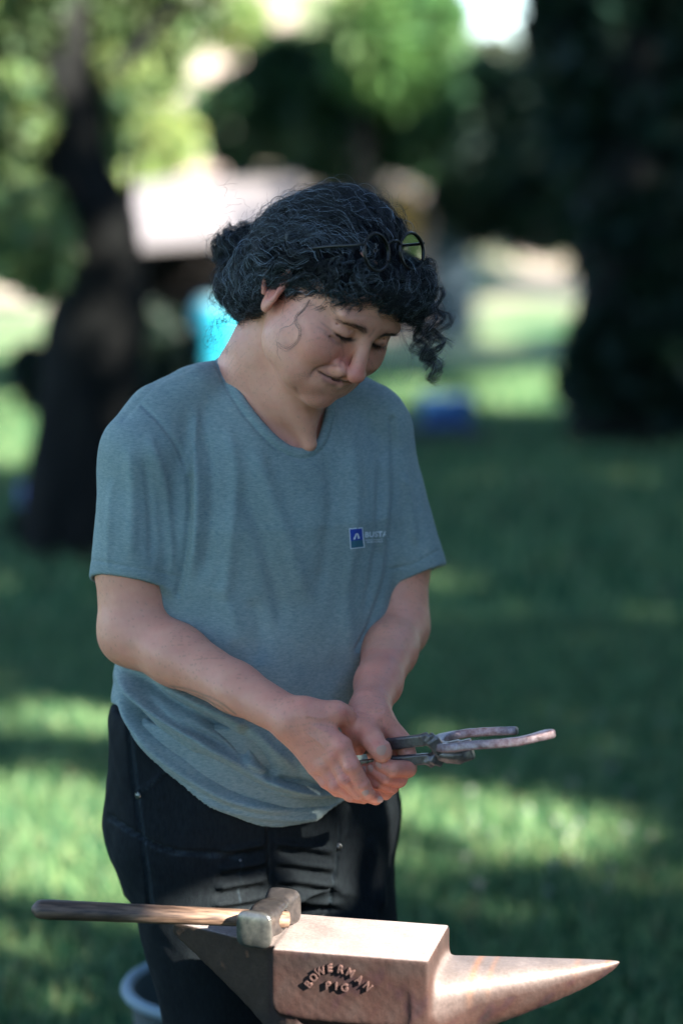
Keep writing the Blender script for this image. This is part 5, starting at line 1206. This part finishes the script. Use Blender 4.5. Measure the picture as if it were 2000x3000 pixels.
# step and table, horn
tipp = la(WZ(1816, 2818, ZT-.030)); hb0 = la(WZ(1262, 2772+28, ZT-.028))
HL = tipp[0]-x1
def horn(p):
    q = (Ma.T.astype(f32))@(p-AO.astype(f32)[:, None]); t = np.clip((q[0]-f32(x1-.02))/f32(HL+.02), 0, 1.2)
    rem = np.clip(1-t, 0, 1); w = f32(wy*.97)*rem**f32(.80)+f32(.0008); ztop = f32(-.0285); hgt = f32(.102)*rem**f32(.68)+f32(.0012)
    cy = f32(yc)+(f32(tipp[1])-f32(yc))*t
    y = q[1]-cy; z = q[2]-(ztop-hgt*f32(.40))
    up = np.where(z > 0, z/(hgt*f32(.40)), z/(hgt*f32(.60)))
    n = np.where(z > 0, 3.2, 2.0)
    k = (np.abs(y/w)**n+np.abs(up)**n+1e-9)**(1/n)
    d = (k-1)*np.minimum(w, hgt*.45)*.8
    e = np.maximum(f32(x1-.02)-q[0], q[0]-f32(x1+HL)); return np.maximum(d, e).astype(f32)
anv.add(horn, A(x1+HL/2, yc, -.05), HL, .010)
# heel: a long tapered wing, its underside running down to the waist
hx0 = la(WZ(497, 2706, ZT))[0]
def heel(p):
    q = (Ma.T.astype(f32))@(p-AO.astype(f32)[:, None]); t = np.clip((f32(x0+.02)-q[0])/f32(x0+.02-hx0), 0, 1)
    yf = f32(y0+.006)+t*f32(.070); yb = f32(y1-.004)-t*f32(.004)
    zb = f32(-.128)+t**f32(.92)*f32(.112)
    d = np.maximum(np.maximum(yf-q[1], q[1]-yb), np.maximum(q[2]+f32(.0012), zb-q[2]*1.0))
    d = np.maximum(d, f32(hx0)-q[0]); return np.maximum(d, q[0]-f32(x0+.03)).astype(f32)*f32(.85)
anv.add(heel, A((hx0+x0)/2, yc, -.05), .2, .003)
# waist, feet
anv.cap(A((x0+x1)/2-.055, yc, -.105), A((x0+x1)/2+.075, yc, -.105), .045, .045, .045)
anv.box(A((x0+x1)/2+.010, yc, -.15), (.066, .038, .06), Ma, .02, .05)
anv.box(A((x0+x1)/2+.01, yc, -.235), (.125, .072, .022), Ma, .01, .05)
V, F = polygonize(anv, AO+Ma@np.array([-.28, -.12, -.27])-.10, AO+np.array([.37, .13, .02]), .0021, slack=1.5); V = relax(V, F, 2, .5)
N = normals(V, F); q = la(V)
rough_ = np.clip(1-np.clip((N[:, 2]-.6)*4, 0, 1), 0, 1)
V = V+N*((.0003*vnoise(V, 150, 61)+.00015*vnoise(V, 420, 62))*rough_+(-.0006*np.clip(vnoise(V, 70, 63)-.6, 0, 1)))[:, None]
# colour: ground bright steel on face and horn top, brown rust on the sides, rust-brown on the heel, painted shade under the horn
steel = np.array([.20, .165, .15]); rust = np.array([.032, .013, .009]); dark = np.array([.038, .024, .015])
n1 = vnoise(V, 60, 64)+.6*vnoise(V, 180, 65)
top = np.clip((N[:, 2]-.72)*5, 0, 1); hornm = np.clip((q[:, 0]-x1+.002)/.006, 0, 1); horn_lit = hornm*np.clip((N[:, 2]+.05)*1.5, 0, 1)  # horn goes from steel to dark rust underneath as painted shade
isst = np.maximum(top, horn_lit); facem = top*np.clip((q[:, 2]+.006)/.004, 0, 1)
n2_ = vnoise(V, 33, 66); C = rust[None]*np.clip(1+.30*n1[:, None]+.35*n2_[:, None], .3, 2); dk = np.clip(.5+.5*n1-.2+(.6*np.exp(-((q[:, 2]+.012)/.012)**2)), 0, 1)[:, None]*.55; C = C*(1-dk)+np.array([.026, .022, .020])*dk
he = np.clip((x0-.003-q[:, 0])/.006, 0, 1)[:, None]; C = C*(1-he)+(dark*(1+.3*n1[:, None]))*he
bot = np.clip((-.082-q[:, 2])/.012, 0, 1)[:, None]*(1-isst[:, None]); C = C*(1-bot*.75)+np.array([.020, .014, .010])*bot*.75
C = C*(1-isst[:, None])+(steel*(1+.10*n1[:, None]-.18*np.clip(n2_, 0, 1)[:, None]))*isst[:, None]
band = (np.exp(-((q[:, 0]-x1-.042)/.004)**2)+np.exp(-((q[:, 0]-x1-.062)/.003)**2)*.6+np.exp(-((q[:, 0]-x1-.196)/.0035)**2)+.5*np.exp(-((q[:, 0]-x1-.160)/.004)**2))[:, None]*isst[:, None]*hornm[:, None]
C = C*(1-.5*band)+np.array([.40, .17, .07])*.5*band
C = C*(1+.85*facem[:, None]); C = np.clip(C, .01, .8)
M_anv = bpy.data.materials.new('anvil_iron'); M_anv.use_nodes = True; nt = M_anv.node_tree; b_ = nt.nodes['Principled BSDF']; b_.inputs['Specular IOR Level'].default_value = .22; Lk = nt.links
at = nt.nodes.new('ShaderNodeAttribute'); at.attribute_name = 'tint'
nz = nt.nodes.new('ShaderNodeTexNoise'); nz.inputs['Scale'].default_value = 260; nz.inputs['Detail'].default_value = 6; nz.inputs['Roughness'].default_value = .7
tc = nt.nodes.new('ShaderNodeTexCoord'); Lk.new(tc.outputs['Object'], nz.inputs['Vector'])
cr = nt.nodes.new('ShaderNodeValToRGB'); cr.color_ramp.elements[0].position = .3; cr.color_ramp.elements[0].color = (.55, .55, .55, 1); cr.color_ramp.elements[1].position = .65; Lk.new(nz.outputs[0], cr.inputs[0])
mx = nt.nodes.new('ShaderNodeMix'); mx.data_type = 'RGBA'; mx.blend_type = 'MULTIPLY'; mx.inputs[0].default_value = .8; Lk.new(at.outputs[0], mx.inputs[6]); Lk.new(cr.outputs[0], mx.inputs[7]); Lk.new(mx.outputs[2], b_.inputs['Base Color'])
at2 = nt.nodes.new('ShaderNodeAttribute'); at2.attribute_name = 'steel'; mm = nt.nodes.new('ShaderNodeMath'); mm.operation = 'MULTIPLY'; mm.inputs[1].default_value = .35; Lk.new(at2.outputs['Fac'], mm.inputs[0]); Lk.new(mm.outputs[0], b_.inputs['Metallic'])
m3 = nt.nodes.new('ShaderNodeMath'); m3.operation = 'MULTIPLY_ADD'; m3.inputs[1].default_value = -.22; m3.inputs[2].default_value = .74; Lk.new(at2.outputs['Fac'], m3.inputs[0]); Lk.new(m3.outputs[0], b_.inputs['Roughness'])
bp = nt.nodes.new('ShaderNodeBump'); bp.inputs['Distance'].default_value = .0006; bp.inputs['Strength'].default_value = .7; Lk.new(nz.outputs[0], bp.inputs['Height']); Lk.new(bp.outputs[0], b_.inputs['Normal'])
anvil = empty('anvil', 'rust-brown farrier anvil with bright worn face, pointed horn and raised lettering', 'anvil', A((x0+x1)/2, yc, -.257))
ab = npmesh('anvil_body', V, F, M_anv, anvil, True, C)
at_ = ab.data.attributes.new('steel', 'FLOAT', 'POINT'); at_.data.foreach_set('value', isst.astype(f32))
# raised cast letters
M_let = mat('cast_letter', (.075, .040, .032), .6, spec=.5, noise=(.045, .022, .018), scale=300)
Mtxt = np.stack([ax_, [0, 0, 1], -ay_], 1)       # glyph x along the anvil, y up, z out of the side
def letter(ch, px_, py_, rot, size, xs=1):
    me = text_mesh(ch, size/.72, size*.030, .0026)
    xsn = [v.co.x for v in me.vertices]; ysn = [v.co.y for v in me.vertices]; mx_, my_ = (min(xsn)+max(xsn))/2, (min(ysn)+max(ysn))/2
    d = W(px_, py_, 0)-CAM; yo = -ay_; P0 = A(0, y0, 0); t = ((P0-CAM)@yo)/(d@yo); c = CAM+d*t
    cr_, sr_ = math.cos(rot), math.sin(rot)
    for v in me.vertices:
        x, y = (v.co.x-mx_)*xs, v.co.y-my_; z = v.co.z+.0014; sh = 1-.06*(z > .002)
        w = c+Mtxt@np.array([(x*cr_-y*sr_)*sh, (x*sr_+y*cr_)*sh, z])-np.array(anvil.location); v.co = Vector(w)
    me.materials.append(M_let); o = bpy.data.objects.new('letter', me); link(o, anvil)
for ch, a, b, r in (('B', 905, 2880, 52), ('O', 920, 2861, 38), ('W', 940, 2844, 26), ('E', 968, 2834, 4), ('R', 1000, 2838, -8), ('M', 1027, 2848, -24), ('A', 1053, 2868, -34), ('N', 1078, 2888, -44)):
    letter(ch, a, b, R(r), .0098, .92)
for ch, a, b, r in (('P', 963, 2885, 2), ('I', 986, 2887, 0), ('G', 1010, 2891, -3)): letter(ch, a, b, R(r), .0095)
# stand under it, below the frame: steel plate on three splayed legs
stand = empty('anvil_stand', 'dark three-legged steel stand carrying the anvil', 'stand', (AO[0], AO[1], 0)); M_st = mat('stand_steel', (.03, .03, .03), .6)
def bxm(name, c, h, M, m, parent, rad=.003, hcell=None):
    b = []
    for sx in (-1, 1):
        for sy in (-1, 1):
            for sz in (-1, 1): b.append(np.array([sx*h[0], sy*h[1], sz*h[2]]))
    V = np.array(b)@np.array(M).T+np.array(c); F = np.array([(0, 1, 3, 2), (4, 6, 7, 5), (0, 4, 5, 1), (2, 3, 7, 6), (0, 2, 6, 4), (1, 5, 7, 3)])
    o = npmesh(name, V, F, m, parent, False)
    if rad: md = o.modifiers.new('bevel', 'BEVEL'); md.width = rad; md.segments = 2
    return o
bs_ = A((x0+x1)/2+.01, yc, -.262); bxm('plate', bs_, (.15, .10, .006), Ma, M_st, stand)
for dx, dy in ((-.12, -.07), (.12, -.07), (0, .09)):
    p0 = bs_+Ma@np.array([dx, dy, -.006]); p1 = bs_+Ma@np.array([dx*1.9, dy*2.1, 0]); p1[2] = 0.0
    v, f = tubes(np.linspace(p0, p1, 4)[None], np.full((1, 4), .016), 10); npmesh('leg', v, f, M_st, stand)

# ================================================================ HAMMER lying on the anvil
hc = W(780, 2702, -.255); 
hdir = np.array([.34, .94, 0]); hdir /= np.linalg.norm(hdir)            # from striking face to the far face
hside = np.array([hdir[1], -hdir[0], 0])                                # to the right: the handle comes out at the left
hu = np.array([0, 0, 1.]); Mh = np.stack([hside, hdir, hu], 1)
hz = ZT+.0245; tip = .0
H0 = np.array([hc[0], hc[1], hz])
f0 = W(743, 2730, -.300); f0[2] = ZT+.0230                              # centre of the near striking face
c0 = f0+hdir*.050
def Hm(x, y, z): return Mh@np.array([x, y, z])+c0
ham = Body()
def octa(yc0, yh, r, ch, k=.004, z0=0):
    ham.box(Hm(0, yc0, z0), (r, yh, r), Mh, .003, k)
    # chamfers
ham.P = []
def oct_fn(p):
    q = (Mh.T.astype(f32))@(p-c0.astype(f32)[:, None]); y = q[1]; ay2 = np.abs(y)
    prof = np.interp(ay2, [0, .010, .017, .024, .033, .046, .050, .056], [.0215, .0212, .0195, .0172, .0190, .0225, .0228, .0215]).astype(f32)
    prof2 = np.interp(ay2, [0, .010, .017, .024, .033, .046, .050, .056], [.0185, .0185, .0180, .0172, .0190, .0225, .0228, .0215]).astype(f32)
    x, z = np.abs(q[0])/prof, np.abs(q[2])/prof2
    k = (x**4+z**4+f32(1e-9))**f32(.25)
    d = (k-1)*f32(.018); return np.maximum(d, ay2-f32(.050)-f32(.0035)*(1-np.clip(k, 0, 1)**4)).astype(f32)
ham.add(oct_fn, c0, .08, .004)
ham.cap(Hm(-.03, 0, .000), Hm(.03, 0, .000), .0105, .0100, .002, '-', (hdir, 1.25))
V, F = polygonize(ham, c0-.075, c0+.075, .0013, slack=1.5); V = relax(V, F, 5, .5); N = normals(V, F)
V = V+N*(.00018*vnoise(V, 130, 71))[:, None]
lq = (V-c0)@Mh; n1 = vnoise(V, 120, 73)
C = np.tile([.115, .100, .092], (len(V), 1))*(1+.12*n1[:, None]); fc = np.clip((-lq[:, 1]-.044)/.006, 0, 1)[:, None]; C = C*(1-fc)+np.array([.17, .165, .145])*fc
ln_ = np.clip(1-np.abs(lq[:, 1])/.03, 0, 1)[:, None]*np.clip(n1+.4, 0, 1)[:, None]; C = C*(1-.5*ln_)+np.array([.07, .045, .03])*.5*ln_
M_hm = mat('hammer_steel', (.50, .53, .58), .30, .75, noise=(1.1, 1.1, 1.1), scale=90, bump=.00008, bscale=260, tint=True)
hammer = empty('hammer', 'steel rounding hammer with brown wooden handle lying on the anvil heel', 'hammer', c0-np.array([0, 0, .023]))
npmesh('hammer_head', V, F, M_hm, hammer, True, np.clip(C, .02, .8))
M_wood = bpy.data.materials.new('hickory_handle'); M_wood.use_nodes = True; nt = M_wood.node_tree; b_ = nt.nodes['Principled BSDF']; b_.inputs['Roughness'].default_value = .55
tc = nt.nodes.new('ShaderNodeTexCoord'); mp = nt.nodes.new('ShaderNodeMapping'); mp.inputs['Scale'].default_value = (6, 90, 90); nz = nt.nodes.new('ShaderNodeTexNoise'); nz.inputs['Scale'].default_value = 3; nz.inputs['Detail'].default_value = 6
nt.links.new(tc.outputs['Object'], mp.inputs[0]); nt.links.new(mp.outputs[0], nz.inputs['Vector']); cr = nt.nodes.new('ShaderNodeValToRGB'); cr.color_ramp.elements[0].position = .35; cr.color_ramp.elements[0].color = (.055, .031, .020, 1); cr.color_ramp.elements[1].position = .7; cr.color_ramp.elements[1].color = (.27, .165, .105, 1)
nt.links.new(nz.outputs[0], cr.inputs[0]); at = nt.nodes.new('ShaderNodeAttribute'); at.attribute_name = 'tint'; mx = nt.nodes.new('ShaderNodeMix'); mx.data_type = 'RGBA'; mx.blend_type = 'MULTIPLY'; mx.inputs[0].default_value = 1; nt.links.new(cr.outputs[0], mx.inputs[6]); nt.links.new(at.outputs[0], mx.inputs[7]); nt.links.new(mx.outputs[2], b_.inputs['Base Color'])
hend = W(95, 2663, -.285)
pA = Hm(.0260, 0, .000); 
yh_ = hend; L0 = np.linalg.norm(yh_-pA); t = np.array([0, .04, .12, .2, .4, .6, .8, .93, .965, .988, 1.0]); rr = np.array([.0096, .0104, .0102, .0105, .0110, .0113, .0117, .0122, .0118, .0095, .004])
n = 60; ts = np.linspace(0, 1, n); ra = np.interp(ts, t, rr); dv = (yh_-pA)/L0; Mv = rot_axes(dv, [0, 1, 0]); a = np.arange(20)*2*math.pi/20
ra = ra*np.where(ts > .975, np.sqrt(np.clip(1-((ts-.975)/.0255)**2, .02, 1)), 1) if False else ra
VV = np.array([pA+dv*L0*s_+Mv[:, 1]*1.18*r_*math.cos(x)+Mv[:, 2]*.98*r_*math.sin(x) for s_, r_ in zip(ts, ra) for x in a])
FF = np.array([(i*20+k, (i+1)*20+k, (i+1)*20+(k+1) % 20, i*20+(k+1) % 20) for i in range(n-1) for k in range(20)])
wc = np.ones((len(VV), 3)); tt_ = np.repeat(ts, 20); end_shade = np.clip((tt_-.62)/.1+.3*vnoise(VV, 60, 75), 0, 1)[:, None]; wc = wc*(1-.35*end_shade); wc *= (1-.25*np.clip(vnoise(VV, 90, 76), 0, 1))[:, None]  # shadow on the far end painted into the wood tint
npmesh('handle', VV, FF, M_wood, hammer, True, wc)
npmesh('handle_end', np.vstack([VV[:20], [pA-dv*.002]]), np.array([((k+1) % 20, k, 20) for k in range(20)]), M_wood, hammer, True, np.full((21, 3), .9))
npmesh('handle_cap', np.vstack([VV[-20:], [pA+dv*L0*1.004]]), np.array([(k, (k+1) % 20, 20) for k in range(20)]), M_wood, hammer, True, np.full((21, 3), .6))

# ================================================================ TONGS (farrier pincers) and HORSESHOE
M_ton = mat('tong_steel', (.09, .08, .075), .36, .6, noise=(.17, .15, .14), scale=180, bump=.0003, bscale=500)
tongs = empty('tongs', 'dark steel farrier tongs held in her fist, gripping the horseshoe', 'tongs', W(1293, 2205, -.205))
YT = -.205
def bar(pts, w, h, up=(0, 0, 1), name='rein', m=None, rad=.0015, parent=None, hc=.0011, extra=None):
    b = Body(); P = [W(*p) for p in pts]
    for i in range(len(P)-1):
        a_, c_ = P[i], P[i+1]; d = c_-a_; L = np.linalg.norm(d); Mx = rot_axes(d, np.cross(up, d/L)); ww = w[i] if isinstance(w, (list, tuple)) else w; h2 = h[i] if isinstance(h, (list, tuple)) else h
        b.box((a_+c_)/2, (L/2+.0012, ww/2, h2/2), Mx, rad, .003)
    if extra: extra(b)
    lo = np.min(P, 0)-.03; hi = np.max(P, 0)+.03
    V, F = polygonize(b, lo, hi, hc, slack=1.6); V = relax(V, F, 2, .5); return npmesh(name, V, F, m or M_ton, parent or tongs)
bar([(1040, 2196, -.165), (1140, 2180, -.190), (1238, 2168, YT-.002), (1255, 2160, YT-.002), (1268, 2170, YT-.002), (1290, 2202, YT-.002), (1318, 2213, YT-.004), (1352, 2217, YT-.006), (1384, 2208, YT-.010)],
    [.009, .009, .009, .010, .012, .013, .014, .012], [.0145, .0145, .014, .014, .016, .020, .017, .013], name='rein', extra=lambda b: b.ell(W(1335, 2212, YT-.006), (.021, .009, .0085), None, .004))
bar([(1040, 2245, -.165), (1150, 2231, -.195), (1255, 2222, YT+.004), (1272, 2236, YT+.004), (1288, 2206, YT+.006), (1310, 2190, YT+.004), (1345, 2182, YT+.002), (1378, 2174, YT)],
    [.009, .009, .010, .012, .013, .011, .009], [.0135, .0135, .014, .017, .018, .013, .009], name='rein')
c = W(1296, 2203, YT-.009); v, f = tubes(np.linspace(c, c+np.array([0, .020, 0]), 3)[None], np.full((1, 3), .0075), 16); 
v = np.vstack([v, [c+np.array([0, -.0022, 0])]]); f3 = np.array([(k, (k+1) % 16, len(v)-1) for k in range(16)]); npmesh('pivot_rivet', v, [f, f3], M_ton, tongs)
M_shoe = mat('horseshoe_steel', (.17, .10, .10), .42, .4, noise=(.36, .30, .31), scale=140, bump=.0006, bscale=350)
sh = Body(); sp = smooth_line([(1509, 2141, -.135), (1450, 2143, -.128), (1380, 2147, -.122), (1325, 2155, -.124), (1290, 2166, -.142), (1279, 2178, -.170), (1288, 2188, -.200), (1320, 2192, -.226), (1380, 2184, -.240), (1450, 2179, -.246), (1520, 2172, -.246), (1570, 2160, -.240), (1611, 2149, -.228)], 44)
sp = [W(*p) for p in sp]
for a_, c_ in zip(sp[:-1], sp[1:]):
    d = c_-a_; L = np.linalg.norm(d); sh.box((a_+c_)/2, (L/2+.0025, .0092, .0055), rot_axes(d, np.cross([0, .25, 1], d/L)), .003, .0004)
V, F = polygonize(sh, np.min(sp, 0)-.02, np.max(sp, 0)+.02, .0013, slack=1.6); V = relax(V, F, 2, .5); N = normals(V, F); V += N*(.0003*vnoise(V, 260, 81))[:, None]
shoe = npmesh('horseshoe', V, F, M_shoe); tag(shoe, 'forged steel horseshoe gripped in the jaws of the tongs', 'horseshoe')
